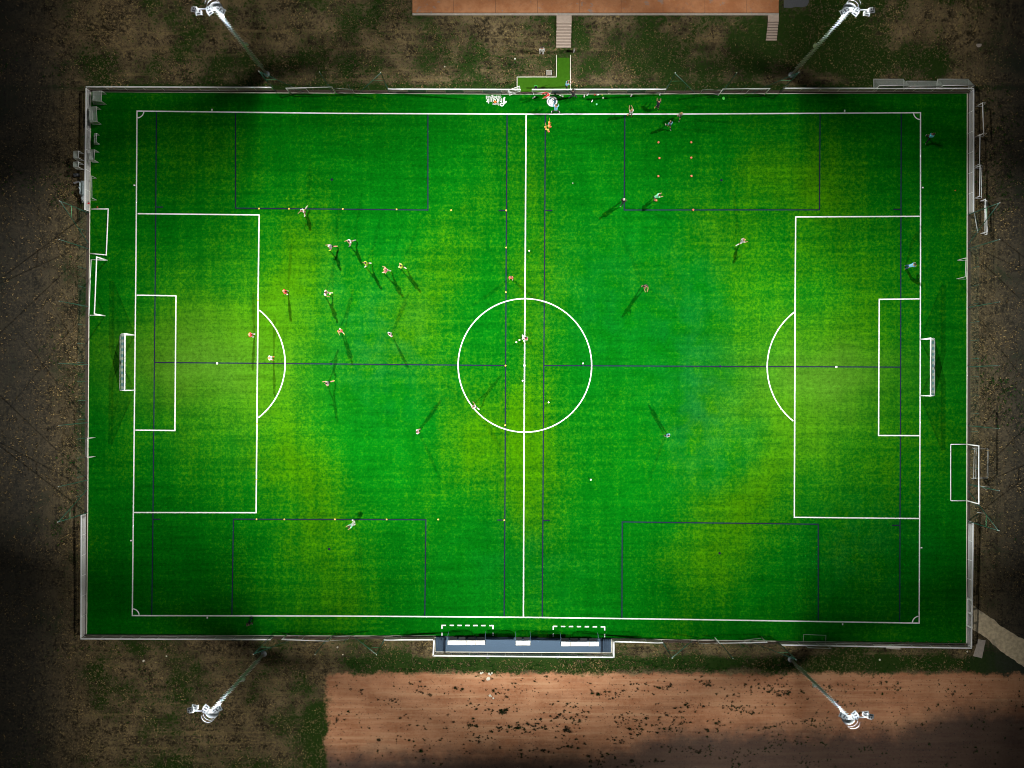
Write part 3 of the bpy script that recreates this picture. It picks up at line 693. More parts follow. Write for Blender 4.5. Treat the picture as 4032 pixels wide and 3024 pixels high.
def dugout(label, u0, u1, vt, vb, n):
    z = 1.95; a_ = W(u0, vt, z); b_ = W(u1, vt, z); c_ = W(u0, vb, z); yb = c_.y; yt = a_.y; xa, xb = a_.x, b_.x
    t = wthing('dugout', label, 'dugout', ((xa+xb)/2, yb, DZ), 'team dugouts by the near touchline')
    wd = (xb-xa)/n
    for i in range(n):
        m = MB(); x0 = xa+i*wd+.02; x1 = xa+(i+1)*wd-.02
        m.box(((x0+x1)/2, (yt+yb)/2, z), (x1-x0, yt-yb, .04)); m.build('roof_panel', ROOFW, t, bevel=.01)
        m = MB(); m.box(((x0+x1)/2, yb-.03, (z+DZ)/2+.1), (x1-x0, .03, z-DZ-.25)); m.build('back_panel', GLASS, t)
        m = MB(); m.box(((x0+x1)/2, yb+.32, .52), ((x1-x0)*.82, .42, .06)); m.box(((x0+x1)/2, yb+.1, .78), ((x1-x0)*.82, .05, .45)); m.box(((x0+x1)/2, yb+.3, .3), (.08, .3, .4)); m.build('seat', DPAINT, t)
    # curved side frames with dark acrylic
    for x in (xa, xb):
        prof = [(yb-.02, DZ), (yb-.02, z-.06)] + [(yt+.62*math.sin(s_), z-.06-1.1*(1-math.cos(s_))) for s_ in (0, .35, .7, 1.05, 1.35)]+[(yt+.62, DZ)]
        MB().path([(x, p, q_) for p, q_ in prof], .03, n=6).build('side_frame', FR, t)
        m = MB(); m.poly([(x, p, q_) for p, q_ in prof]); m.build('side_panel', GLASS, t)
    m = MB(); m.tube((xa, yt+.02, z-.05), (xb, yt+.02, z-.05), .03, n=6); m.tube((xa, yb-.04, z-.05), (xb, yb-.04, z-.05), .035, n=6); m.build('roof_rail', FR, t)
dugout('long white roofed dugout with four panels, left of centre', 1762.3, 1910.6, 2522, 2539, 4)
dugout('short white roofed officials shelter with two panels', 2030, 2088.8, 2523, 2540.8, 2)
dugout('long white roofed dugout with four panels, right of centre', 2209, 2358.4, 2527.3, 2544, 4)
for u, lb in ((1922, 'small grey bin hung on railing behind left dugout'), (2194, 'small grey bin hung on railing behind right dugout')):
    c_ = W(u, 2577); t = wthing('litter_bin', lb, 'bin', c_)
    MB().lathe([(.13,.3),(.17,.35),(.2,.9),(.21,.92),(.17,.92),(.16,.5)], 12, c_).build('body', plain('bin_grey', (.12,.15,.15), .5), t); MB().box(c_+Vector((0,.02,1.0)), (.44,.3,.04)).build('hood', DPAINT, t)

# ------------------------------------------------------------------ floodlight masts
HM = 16.7
LENS = NT('lamp_glass'); LENS.b.inputs['Emission Color'].default_value = (.9, .97, 1, 1); LENS.b.inputs['Emission Strength'].default_value = 5
LENS = LENS.done((.8, .85, .9), .2); LENS.cycles.emission_sampling = 'NONE'
def beam_light(phi0, spread, col, win, off, back=False):
    wide = True
    L = bpy.data.lights.new('floodlight_beam', 'POINT' if wide else 'SPOT'); L.shadow_soft_size = .12; L.color = col; L.use_nodes = True
    rot = (0, 0, 0)
    if not wide:
        L.spot_size = R(150); L.spot_blend = 0
        a_ = R(phi0+off); d = Vector((math.cos(a_), math.sin(a_), -.75)).normalized(); rot = d.to_track_quat('-Z', 'Y').to_euler()
    nt = L.node_tree; em = next(n for n in nt.nodes if n.type == 'EMISSION')
    def N(t): return nt.nodes.new(t)
    def ma(op, a, b=0.):
        n = N('ShaderNodeMath'); n.operation = op
        for i, v in enumerate((a, b)):
            if isinstance(v, bpy.types.NodeSocket): nt.links.new(v, n.inputs[i])
            else: n.inputs[i].default_value = v
        return n.outputs[0]
    mp = N('ShaderNodeMapping'); mp.vector_type = 'VECTOR'; mp.inputs['Rotation'].default_value = rot; nt.links.new(N('ShaderNodeTexCoord').outputs['Normal'], mp.inputs[0])
    sep = N('ShaderNodeSeparateXYZ'); nt.links.new(mp.outputs[0], sep.inputs[0]); x, y, z = sep.outputs
    dz = ma('MAXIMUM', ma('MULTIPLY', z, -1.), .05); hz = ma('SQRT', ma('ADD', ma('MULTIPLY', x, x), ma('MULTIPLY', y, y)))
    rho = ma('MINIMUM', ma('MULTIPLY', ma('DIVIDE', hz, dz), HM/100), 1.)
    def curve(v, pts):
        n = N('ShaderNodeFloatCurve'); c = n.mapping.curves[0]
        while len(c.points) < len(pts): c.points.new(.5, .5)
        for p, (a, b) in zip(c.points, pts): p.location = (a, b); p.handle_type = 'VECTOR'
        n.mapping.update(); nt.links.new(v, n.inputs['Value']); return n.outputs[0]
    az = ma('ARCTAN2', y, x); az = ma('FRACT', ma('ADD', ma('DIVIDE', ma('SUBTRACT', az, R(phi0)), 2*math.pi), 2.5))
    pr = curve(rho, [(a/100, b) for a, b in THROW])
    if wide:
        pb = curve(rho, [(a/100, b) for a, b in THROW_BACK]); fb = curve(az, [((a+180)/360, b) for a, b in ((-180, 1), (-92, 1), (-64, 0), (64, 0), (92, 1), (180, 1))])
        pr = ma('MULTIPLY', pb, fb) if back else ma('MULTIPLY', pr, ma('SUBTRACT', 1., fb))
    # each lamp serves its own slice of the bearings, fading into its neighbours' slices
    def share(a):
        lo_, me_, hi_ = win
        if a <= me_: wq = 1 if lo_ is None else max(0, min(1, (a-lo_)/(me_-lo_)))
        else: wq = 1 if hi_ is None else max(0, min(1, (hi_-a)/(hi_-me_)))
        for (a0, b0), (a1, b1) in zip(zip(ARC, spread), zip(ARC[1:], spread[1:])):
            if a0 <= a <= a1: return wq*(b0+(b1-b0)*(a-a0)/(a1-a0))
    kn = sorted(set(ARC + [q_ for q_ in win if q_ is not None]))
    pk = max(share(a) for a in kn); norm = .6 if back else 20.; L.energy = LAMP_K*pk*norm
    ar = curve(az, [((a+180)/360, share(a)/pk) for a in kn])
    inv = ma('DIVIDE', HM*HM/1e4/norm, ma('POWER', dz, 3.))
    up = ma('LESS_THAN', z, -.05)
    nt.links.new(ma('MULTIPLY', ma('MULTIPLY', ma('MULTIPLY', pr, ar), inv), up), em.inputs['Strength'])
    return L, rot
MASTS = [((1051, 292), -1, 1, 'upper left'), ((3116, 295), 1, 1, 'upper right'), ((1039, 2575), -1, -1, 'lower left'), ((3113, 2596), 1, -1, 'lower right')]
peg_m = None
for mi, (bp, sx, sy, nm) in enumerate(MASTS):
    b0 = W(*bp); zg = zb(b0.y)
    t = thing('floodlight_mast', 'tall grey floodlight mast leaning outward in view, ' + nm + ' of four', 'floodlight mast', (b0.x, b0.y, zg), 0, 'four floodlight masts')
    m = MB(); m.tube((0,0,0), (0,0,HM-zg), .18, .085, n=14); m.build('pole', GALV, t)
    MB().lathe([(.4,0),(.4,.05),(.25,.08),(.23,.25)], 12).build('base_flange', GALV, t)
    # climbing pegs on both sides
    for k in range(33):
        z = 2.2+k*.43; r = .17-.09*z/HM
        for s_ in (-1, 1):
            if peg_m is None:
                o = MB().tube((0,0,0), (.25,0,0), .034, n=6).build('climbing_peg', WPAINT, t); peg_m = o.data
            else:
                o = bpy.data.objects.new('climbing_peg', peg_m); COL.objects.link(o); o.parent = t
            if abs(z-8.2) < .3 and s_ == -sx: z_ = z+.0
            o.location = (s_*r, 0, z+(.21 if s_ > 0 else 0)); o.rotation_euler = (0, 0, 0 if s_ > 0 else math.pi)
    m = MB(); m.box((-sx*.30, 0, 8.4), (.16, .2, .5)); m.box((-sx*.5, 0, 8.4), (.12, .2, .5)); m.build('control_box', WPAINT, t, bevel=.01)
    zt = HM-zg
    MB().box((sx*.75, 0, zt-.05), (3.1, .12, .12)).build('crossarm', GALV, t)
    m = MB(); m.box((0, 0, zt+.05), (.5, .45, .16)); m.box((sx*.25, sy*.1, zt+.18), (.3, .18, .12)); m.build('head_bracket', WPAINT, t, bevel=.02)
    # half-round maintenance platform on the outer side
    m = MB(); n = 12; pr = .78; cx_ = sx*.12
    arcp = [(cx_+pr*math.cos(math.pi*i/n), sy*(.22+pr*math.sin(math.pi*i/n)), zt-.45) for i in range(n+1)]
    m.poly(arcp if sy > 0 else arcp[::-1]); m.poly([(p[0], p[1], p[2]-.04) for p in arcp][::-1]); m.build('platform_floor', plain('grey_grating', (.26,.29,.30), .5, metal=.2), t)
    for zz in (.0, .5, 1.0):
        MB().path([(p[0], p[1], zt-.45+zz) for p in arcp], .016 if zz else .025, n=5).build('guard_rail', GALV, t)
    m = MB(); m.path([arcp[0], (-sx*0+arcp[0][0], sy*.0, zt-.3)], .03)
    m.build('platform_stay', GALV, t)
    # six floodlights, two at each of three places along the arm
    phi0, spread = SPREAD[mi]
    offs = [-34, -16, 2, 16, 30, 48]; flip = (sx < 0) != (sy > 0)
    if flip: offs = [-o_ for o_ in offs[::-1]]
    slots = [(-.55, 0), (-.5, 1), (.8, 0), (.62, 1), (2.0, 0), (2.15, 1)]
    if sx*sy < 0: slots = slots[::-1]
    for li, (lx, up) in enumerate(slots):
        yd = phi0+offs[li]; win = (offs[li-1] if li else None, offs[li], offs[li+1] if li < 5 else None)
        px = sx*lx; pz = zt + (.22 if up else -.42); yaw = R(yd)
        q_ = Matrix.Rotation(yaw, 3, 'Z') @ Matrix.Rotation(R(18), 3, 'Y')
        def bx(mb, c_, s_): mb.box(q_ @ Vector(c_) + Vector((px, -sy*.12, pz)), s_, M=q_)
        m = MB(); bx(m, (0, 0, 0), (.22, .62, .46)); bx(m, (-.16, 0, 0), (.12, .4, .3)); fl = m.build('floodlight', FLW, t, bevel=.02)
        m = MB(); bx(m, (.118, 0, 0), (.012, .54, .38)); m.build('lens', LENS, fl)
        m = MB(); bx(m, (.24, 0, .25), (.30, .64, .02)); bx(m, (.24, .32, .1), (.30, .02, .3)); bx(m, (.24, -.32, .1), (.30, .02, .3)); m.build('visor', FLW, fl)
        m = MB(); bx(m, (-.0, .18, .237), (.18, .12, .012)); bx(m, (-.0, -.06, .237), (.18, .12, .012)); bx(m, (.24, .0, .264), (.16, .36, .012)); m.build('cooling_slot', DPAINT, fl)
    # the light of the whole cluster leaves from just in front of the housings
    bl_, _ = beam_light(phi0, spread, (1, .98, .93) if sx < 0 else (.98, .99, .96), (None, 0, None), 0)
    lo = bpy.data.objects.new('floodlight_beam', bl_); COL.objects.link(lo); lo.parent = t; lo.location = (sx*.3, -sy*.95, zt-.1)
    # spill thrown backwards over the rough ground from the top of the head
    bl_, _ = beam_light(phi0, spread, (1, .97, .92), (None, 0, None), 0, True); bl_.shadow_soft_size = .6
    lo = bpy.data.objects.new('back_spill', bl_); COL.objects.link(lo); lo.parent = t; lo.location = (sx*.4, sy*1.3, zt+1.0)
    # added point lights without a fixture, to brighten the lamp heads and poles
    for (lx, ly, lz, p) in ((.1, -.9, 1.0, FILL_POWER), (-.5, -1.6, -1.4, FILL_POWER*3.5)):
        L = bpy.data.lights.new('added_fill', 'POINT'); L.energy = p; L.shadow_soft_size = .25; L.color = (.92, .97, 1)
        lo = bpy.data.objects.new('added_fill', L); COL.objects.link(lo); lo.parent = t; lo.location = (sx*lx, sy*ly, zt+lz)

# ------------------------------------------------------------------ people
BAKE = []
def skin_obj(name, V, E, Rd, mat, parent, roots, sub=1):
    me = bpy.data.meshes.new(name); me.from_pydata(V, E, []); me.update(); o = bpy.data.objects.new(name, me); COL.objects.link(o); o.parent = parent
    md = o.modifiers.new('skin', 'SKIN'); md.use_smooth_shade = True
    sv = me.skin_vertices[0].data if me.skin_vertices else None
    if sv is None: me.skin_vertices.new(); sv = me.skin_vertices[0].data
    for i, r in enumerate(Rd): sv[i].radius = (r, r) if not isinstance(r, tuple) else r
    for i in range(len(V)): sv[i].use_root = i in roots
    o.modifiers.new('sub', 'SUBSURF').levels = sub; o.modifiers['sub'].render_levels = sub
    me.materials.append(mat); BAKE.append((o, mat)); return o
POSES = {  # lean, (thigh, knee) front/back, spread, arms (swing, elbow, out) left/right
 'stand': (.04, ((.06,.08),(-.06,.08)), .07, ((.10,.25,.14),(-.05,.25,.14))),
 'hips':  (.05, ((.05,.06),(-.05,.06)), .10, ((-.25,1.6,.55),(-.25,1.6,.55))),
 'walk':  (.08, ((.42,.15),(-.30,.35)), .05, ((-.35,.4,.14),(.4,.5,.14))),
 'run':   (.35, ((.80,.75),(-.40,1.2)), .05, ((-.6,1.5,.15),(.7,1.5,.15))),
 'stride':(.22, ((.50,.30),(-.45,.45)), .10, ((-.4,.9,.25),(.45,1.0,.25))),
 'front': (.15, ((.10,.12),(-.10,.15)), .10, ((1.25,.35,.10),(1.25,.35,.10))),
 'bend':  (1.0, ((.25,.35),(.10,.30)), .10, ((.9,.2,.10),(.9,.2,.10))),
 'wide':  (.75, ((.25,.35),(.20,.35)), .38, ((.5,.6,.35),(.5,.6,.35))),
 'kick':  (.20, ((.65,.35),(-.25,.25)), .12, ((-.5,.7,.45),(.5,.6,.5))),
 'crouch':(.55, ((1.25,1.95),(.45,1.9)), .12, ((.8,.9,.15),(.8,.9,.15))),
}
def person(label, u, v, face, pose='stand', shirt='white', shorts='black', socks='white', boots='white', hair='dark', skin=0, sleeve=.55, pants=False, sc=1., bib=None):
    lean, legs, spread, arms = POSES[pose]; rnd = random.Random(int(u*7+v))
    t = thing('person', label, 'person', W(u, v)+Vector((0,0,.02)), R(face)-math.pi/2)
    t.scale = (sc*1.22, sc*1.22, sc*1.08)
    F = Vector((0,1,0)); U = Vector((0,0,1)); X = Vector((1,0,0))
    pel = Vector((0,0,.95))
    def tor(x, z, y=0.):        # torso point, rotated forward about the pelvis
        q_ = Vector((x, y+ (z)*math.sin(lean)+y*0, 0)); q_.z = z*math.cos(lean)-y*math.sin(lean); return pel+q_
    V=[]; E=[]; Rd=[]
    def add(p, r, par=None):
        V.append(Vector(p)); Rd.append(r)
        if par is not None: E.append((par, len(V)-1))
        return len(V)-1
    i0 = add(pel, .135); i1 = add(tor(0,.16), .130, i0); i2 = add(tor(0,.36), (.175,.135), i1); i3 = add(tor(0,.50), .095, i2); i4 = add(tor(0,.565,.0), .058, i3)
    hl = lean*.4                                  # the head tips less than the trunk
    hp = tor(0,.565)
    def hd(x, y, z): return hp+Vector((x, y*math.cos(hl)+z*math.sin(hl), z*math.cos(hl)-y*math.sin(hl)))
    i5 = add(hd(0,.022,.045), .076, i4); i6 = add(hd(0,.012,.125), (.104,.118), i5); i7 = add(hd(0,-.005,.205), .092, i6)
    add(hd(0,.135,.10), .020, i6)
    for s_ in (-1, 1): add(hd(s_*.098,.0,.115), .020, i6)
    A = {}
    for s_, (sw, el, out) in zip((-1, 1), arms):
        sh = add(tor(s_*.175,.455), .058, i3)
        up = Vector((s_*math.sin(out), math.sin(sw)*math.cos(out), -math.cos(sw)*math.cos(out)))
        e_ = V[sh]+up*.29; fw = Vector((s_*math.sin(out)*.3 - s_*(.35 if pose in ('front','hips') else .05), math.sin(sw+el), -math.cos(sw+el))).normalized(); wr = e_+fw*.25
        a1 = add(e_, .042, sh); a2 = add(wr, .027, a1); a3 = add(wr+fw*.07, (.040,.020), a2)
        A[s_] = (V[sh], e_, wr, fw)
    LG = {}
    for s_, (th, kn) in zip((-1, 1), legs):
        hp_ = add(pel+Vector((s_*.095,0,-.06)), .088, i0)
        d1 = Vector((s_*math.sin(spread), math.sin(th)*math.cos(spread), -math.cos(th)*math.cos(spread))); kp = V[hp_]+d1*.42
        d2 = Vector((s_*math.sin(spread)*.9, math.sin(th-kn)*math.cos(spread), -math.cos(th-kn)*math.cos(spread))); an = kp+d2*.42
        k_ = add(kp, .058, hp_); cf = add(kp+d2*.14, .056, k_); a_ = add(an, .036, cf)
        ft = Vector((s_*.12, math.cos(th-kn), math.sin(th-kn)*.9)).normalized(); dn = d2
        heel = an+dn*.05; toe = heel+ft*.17
        f1 = add(heel, .036, a_); f2 = add(toe, .030, f1)
        LG[s_] = (V[hp_], kp, an, heel, toe)
    body_n = len(V)
    roots = [0]
    # fingers: five per hand, their own short chains rooted inside the palm
    for s_ in (-1, 1):
        wr, fw = A[s_][2], A[s_][3]; side_ = fw.cross(Vector((0,0,1)));
        if side_.length < .1: side_ = Vector((1,0,0))
        side_.normalize(); nrm = side_.cross(fw).normalized(); base = wr+fw*.055
        for k, ln in enumerate((.062,.078,.084,.076)):
            o_ = base+side_*(-.027+.018*k); r0 = add(o_, .010); roots.append(r0)
            m1 = add(o_+fw*ln*.55-nrm*.004, .009, r0); add(o_+fw*ln*.95-nrm*.022, .007, m1)
        o_ = wr+fw*.02-side_*.024; r0 = add(o_, .012); roots.append(r0); m1 = add(o_-side_*.025+fw*.022, .010, r0); add(o_-side_*.034+fw*.052-nrm*.012, .008, m1)
    zmin = min(min(LG[s_][3].z, LG[s_][4].z) for s_ in (-1, 1))-.034
    for p in V: p.z -= zmin
    body = skin_obj('body', [tuple(p) for p in V], E, Rd, SKIN[skin], t, roots)
    def part(name, segs, mat, par=t):
        vv=[]; ee=[]; rr=[]; rt=[]
        for seg in segs:
            pr = None
            for (p, r) in seg:
                vv.append(tuple(p)); rr.append(r)
                if pr is not None: ee.append((pr, len(vv)-1))
                else: rt.append(len(vv)-1)
                pr = len(vv)-1
        return skin_obj(name, vv, ee, rr, mat, par, rt)
    # shirt
    vv = [tuple(V[i0]-Vector((0,0,.07)))] + [tuple(V[i]) for i in (i1, i2, i3)]; ee = [(0,1),(1,2),(2,3)]; rr = [.19, .17, (.215,.165), .12]
    for s_ in (-1, 1):
        sh, e_, wr, fw = A[s_]; j = len(vv); vv.append(tuple(sh)); rr.append(.088); ee.append((3, j))
        if sleeve <= 1: q_ = sh.lerp(e_, sleeve); vv.append(tuple(q_)); rr.append(.080); ee.append((j, j+1))
        else: vv += [tuple(e_), tuple(wr)]; rr += [.066, .052]; ee += [(j, j+1), (j+1, j+2)]
    skin_obj('shirt', vv, ee, rr, C[shirt], t, [0])
    if bib:
        m_ = [tuple(V[i]) for i in (i0, i1, i2)]+[tuple(V[i3]-Vector((0,0,.02)))]; skin_obj('bib', m_, [(0,1),(1,2),(2,3)], [.175, .175, (.228,.178), .12], C[bib], t, [0])
    # shorts or trousers
    vv = [tuple(V[i0]+Vector((0,0,.10))), tuple(V[i0])]; ee = [(0,1)]; rr = [.155, .165]
    for s_ in (-1, 1):
        hp_, kp, an, heel, toe = LG[s_]; j = len(vv); vv.append(tuple(hp_)); rr.append(.120); ee.append((1, j))
        if pants: vv += [tuple(kp), tuple(an)]; rr += [.088, .070]; ee += [(j, j+1), (j+1, j+2)]
        else: vv.append(tuple(hp_.lerp(kp, .72))); rr.append(.110); ee.append((j, j+1))
    skin_obj('trousers' if pants else 'shorts', vv, ee, rr, C[shorts], t, [0])
    for s_ in (-1, 1):
        hp_, kp, an, heel, toe = LG[s_]
        if not pants: part('sock', [[(kp.lerp(an,.12), .066), (kp.lerp(an,.4), .070), (an, .05)]], C[socks])
        part('boot', [[(an+(heel-an)*.3, .046), (heel, .052), (heel.lerp(toe,.6), .048), (toe+(toe-heel)*.15, .036)]], C[boots])
    part('hair', [[(hd(0,-.055,.07)-Vector((0,0,zmin)), .10), (hd(0,-.05,.145)-Vector((0,0,zmin)), .128), (hd(0,-.005,.222)-Vector((0,0,zmin)), .118), (hd(0,.055,.205)-Vector((0,0,zmin)), .085)]], HAIR[hair])
    for s_ in (-1, 1):
        e_ = hd(s_*.036, .088, .122)-Vector((0,0,zmin)); MB().tube(e_, e_+(hd(0,1,0)-hd(0,0,0))*.014, .011, .006, n=6).build('eye', C['black'], t)
    e_ = hd(0, .094, .052)-Vector((0,0,zmin)); MB().box(e_, (.045, .012, .010)).build('mouth', C['maroon'], t)
    return t
PEOPLE = [
 ('player in yellow bib and white shirt running down the upper left blue line', 1206,836, 235,'run','white','black','white','white','brown',0,.55,False,1.02,'yellow'),
 ('player in grey top with bright yellow boot, left of the yellow bib group', 1312,979, 185,'stride','palegrey','black','pink','yellow','white',0,.6,False,1.0,None),
 ('player in yellow bib standing upright, topmost of the central left group', 1387,959, 200,'stride','white','grey','palegrey','grey','dark',0,.6,False,1.0,'yellow'),
 ('player in yellow bib with head down, left of the pink shirted player', 1450,1044, 190,'walk','yellow','black','white','white','dark',1,.5,False,1.0,None),
 ('player in white and pink kit with long shadow, centre of training group', 1527,1071, 165,'kick','pink','white','white','white','fair',0,.5,False,1.0,None),
 ('player in yellow bib farthest right of the training group', 1586,1055, 150,'walk','yellow','black','white','white','dark',0,.5,False,1.0,None),
 ('player in red shirt outside the penalty area, left of ball carrier', 1134,1153, 190,'stand','red','maroon','white','white','fair',0,.55,False,1.0,None),
 ('player in white with yellow bib next to a pale yellow ball', 1291,1158, 350,'kick','white','white','white','white','dark',0,.55,False,1.0,'yellow'),
 ('player in red shirt inside left penalty area near its line', 1001,1321, 180,'stand','red','grey','white','white','fair',0,.55,False,1.0,None),
 ('player in white shirt and orange socks inside left penalty arc', 1077,1411, 185,'stand','white','white','orange','pink','fair',0,.55,False,1.0,None),
 ('player in coral shirt and pale legs, middle of left half', 1348,1305, 285,'walk','coral','pink','white','yellow','brown',0,.5,False,1.0,None),
 ('player in grey shirt with yellow white boots, just right of left arc', 1301,1509, 190,'stride','palegrey','black','pink','yellow','dark',0,.55,False,1.0,None),
 ('player in white top and dark red shorts, left of centre circle', 1542,1318, 215,'stand','white','maroon','white','white','dark',0,.55,False,1.0,None),
 ('player in white kit stepping on lower left of centre circle', 1870,1602, 130,'stride','white','navy','white','white','brown',1,.55,False,1.0,None),
 ('player in all white seen from above, below left of centre circle', 1649,1697, 10,'stand','white','white','pink','pink','dark',0,.6,False,1.03,None),
 ('player in orange red shirt between blue line and halfway line', 2012,1098, 270,'stand','coral','maroon','palegrey','palegrey','brown',0,.5,False,1.0,None),
 ('person in black with white cap at left corner of blue box', 2448,800, 45,'walk','black','black','black','white','white',0,2,True,1.0,None),
 ('person in pale green top bending by an orange red cone', 2572,785, 20,'bend','green','black','black','black','dark',0,.6,False,.98,None),
 ('person in black shirt with bare arms joined forward, right half', 2534,1130, 275,'front','black','black','black','black','dark',0,.4,False,1.05,None),
 ('person in white and navy top below right of centre circle', 2621,1711, 320,'stand','lightblue','black','black','white','dark',0,.6,True,1.0,None),
 ('player in all white alone in upper right half', 2911,956, 20,'stride','white','white','white','white','fair',0,.55,False,1.0,None),
 ('person in bright blue top with pale shoes inside right penalty area', 3562,1053, 15,'bend','lightblue','navy','navy','yellow','dark',0,2,True,.95,None),
 ('person in teal and white top by the upper right corner outside touchline', 3644,549, 60,'stride','teal','black','black','palegrey','dark',1,.6,True,1.02,None),
 ('person in dark clothes just below near touchline on the left', 994,2442, 250,'walk','black','navy','black','grey','dark',1,.5,True,1.0,None),
 ('player in pale green white top between two white balls, lower left', 1398,2057, 215,'bend','green','white','white','white','dark',0,.5,False,.95,'white'),
 ('person in red top crouching beside the round turf emblem', 2159,383, 200,'crouch','red','white','white','white','dark',0,2,False,1.0,None),
 ('person in black leaning on railing right of the round emblem', 2255,388, 100,'wide','black','black','black','black','dark',2,2,True,1.0,None),
 ('person in blue top and black trousers with legs apart below round emblem', 2187,446, 90,'wide','lightblue','black','black','white','brown',0,2,True,1.0,None),
 ('person in white top and dark trousers standing on green entrance path', 2229,348, 30,'front','lightblue','black','black','white','dark',0,.5,True,1.0,None),
 ('person in white clothes standing on rough grass left of stairs', 2132,214, 275,'stand','white','white','orange','orange','dark',1,2,True,1.05,None),
 ('person in black with pale yellow shoes beyond far touchline', 2583.5,431, 80,'bend','black','black','black','yellow','dark',0,.4,False,1.0,None),
 ('fair haired person in white top standing on far touchline', 2479,456, 100,'front','white','black','black','orange','fair',0,.5,False,1.0,None),
 ('person in light grey top on far touchline, rightmost of the group', 2670,467, 80,'walk','palegrey','black','black','white','fair',0,.5,False,1.0,None),
 ('person in pale blue top just inside far touchline', 2630,502, 110,'walk','lightblue','black','black','white','dark',0,.6,False,1.02,None),
]
for p in PEOPLE: person(*p)

# ------------------------------------------------------------------ balls, cones, poles, bottles
def mat_ball(n, c1, c2):
    k = NT(n); tc = k.n('ShaderNodeTexCoord').outputs['Object']; f = k.sm(k.vor(13, tc), .16, .2); return k.done(k.mix(f, c2, c1), .35)
BALLW = mat_ball('white_ball', (.82,.82,.70), (.45,.45,.38)); BALLY = mat_ball('yellow_ball', (.80,.74,.22), (.5,.45,.15))
ball_me = None
BALLS = [(2057.9,1321.4,'pale training ball at top of the cluster by halfway line'),(2060.2,1327,'pale training ball second from top of cluster by halfway line'),
 (2058.5,1333.4,'pale training ball in middle of cluster by halfway line'),(2045.5,1338.7,'pale training ball second farthest left of central cluster'),
 (2033,1347.5,'pale training ball farthest left of central cluster'),(2063,1341.6,'pale training ball lying on halfway line below small crate'),
 (2058,1499,'lone pale ball left of halfway line inside centre circle'),(2160,1584,'lone pale ball in lower right of centre circle'),
 (2294.9,1430.9,'lone pale ball just above right blue centre line'),(2325.9,1888.4,'lone pale ball below right of centre circle'),
 (1300.6,1157.5,'pale yellow ball by feet of white kit player'),(1389.4,2048,'white ball touching lower left blue box line'),(1396,2054.5,'white ball at feet of pale green player'),
 (2028,233.5,'white ball on rough grass above entrance path'),(2083.5,988.6,'dark white ball right of halfway line above centre circle'),(2254.8,721.8,'tiny white ball alone in upper right half'),
 (2375,387,'white ball on turf near bottles by far railing')]
for u, v, lb in BALLS:
    r = .115 if u != 2254.8 else .07
    if ball_me is None:
        import bmesh
        bm = bmesh.new(); bmesh.ops.create_icosphere(bm, subdivisions=3, radius=.115); ball_me = bpy.data.meshes.new('football'); bm.to_mesh(ball_me); bm.free()
        for p_ in ball_me.polygons: p_.use_smooth = True
        ball_me.materials.append(BALLW)
    me = ball_me
    if 'yellow' in lb: me = ball_me.copy(); me.materials[0] = BALLY
    o = bpy.data.objects.new('football', me); COL.objects.link(o); o.location = W(u, v)+Vector((0,0,.02+r)); o.scale = (r/.115,)*3
    o.rotation_euler = (u, v, 1); tag(o, lb, 'ball', 'footballs on and around the pitch')
# marker discs
ORD = plain('orange_plastic', (.90,.50,.10), .5); REDC = plain('orange_red_plastic', (.85,.16,.07), .5)
DISCS = [(1016.5,1183,'on left penalty line, upper'),(1012.2,1668.5,'on left penalty line, middle'),(1010.4,1887.2,'on left penalty line, lower'),
 (1020.2,821.5,'leftmost along upper blue box line'),(1138,822,'second from left along upper blue box line'),(1350,822.7,'third from left along upper blue box line'),(1562,824.5,'fourth from left along upper blue box line'),
 (1777,828,'alone between upper blue box and blue vertical line'),(1993.5,828.8,'on blue vertical line at its upper tick'),(1993.5,975,'on blue vertical line below its upper tick'),(1991.7,1150.8,'on blue vertical line just above centre circle'),
 (1990.5,1439.4,'on blue vertical line at circle height centre'),(1989.3,1674,'on blue vertical line at bottom of centre circle'),(1985.6,2047.6,'on blue vertical line at its lower tick'),
 (1725.6,2045,'alone between lower blue box and blue vertical line'),(1522.6,2045,'fourth from left along lower blue box line'),(1319,2045,'third from left along lower blue box line'),(1119.8,2045,'second from left along lower blue box line'),(1010.4,2044.6,'at left end of lower blue box line')]
pro = None
for u, v, lb in DISCS:
    if pro is None:
        pro = MB().lathe([(.035,.055),(.045,.062),(.105,.012),(.11,.0)][::-1], 18).build('marker_disc', ORD); o = pro
    else: o = pro.copy(); COL.objects.link(o)
    o.location = W(u, v)+Vector((0,0,.034)); tag(o, 'small orange marker disc ' + lb, 'marker disc', 'orange marker discs on the blue lines')
CONES = [(2592.7,560.2,'upper one of left column'),(2596.3,622.8,'second one of left column'),(2592,693.9,'third one of left column'),(2721.4,560.2,'upper one of right column'),(2721.4,621,'second one of right column'),
         (2722.6,692.7,'third one of right column'),(2729.3,826.3,'on blue box line below right column'),(2584,789,'beside the bending green shirted person')]
def make_cone():
    t = thing('traffic_cone', '', 'cone', (0,0,0), 0, 'orange training cones, upper right')
    m = MB(); m.box((0,0,.015), (.30,.30,.03)); m.build('base', REDC, t, bevel=.008)
    MB().lathe([(.115,.03),(.085,.14),(.060,.22),(.022,.36),(.016,.37)], 16).build('body', REDC, t)
    MB().lathe([(.0865,.145),(.0615,.222)], 16).build('band', C['white'], t); return t
pro = make_cone()
for i, (u, v, lb) in enumerate(CONES):
    o = pro if i == 0 else copy_tree(pro)
    o.location = W(u, v)+Vector((0,0,.02)); o.scale = (.82,)*3; o.rotation_euler = (0,0,u); o['label'] = 'orange red training cone, ' + lb
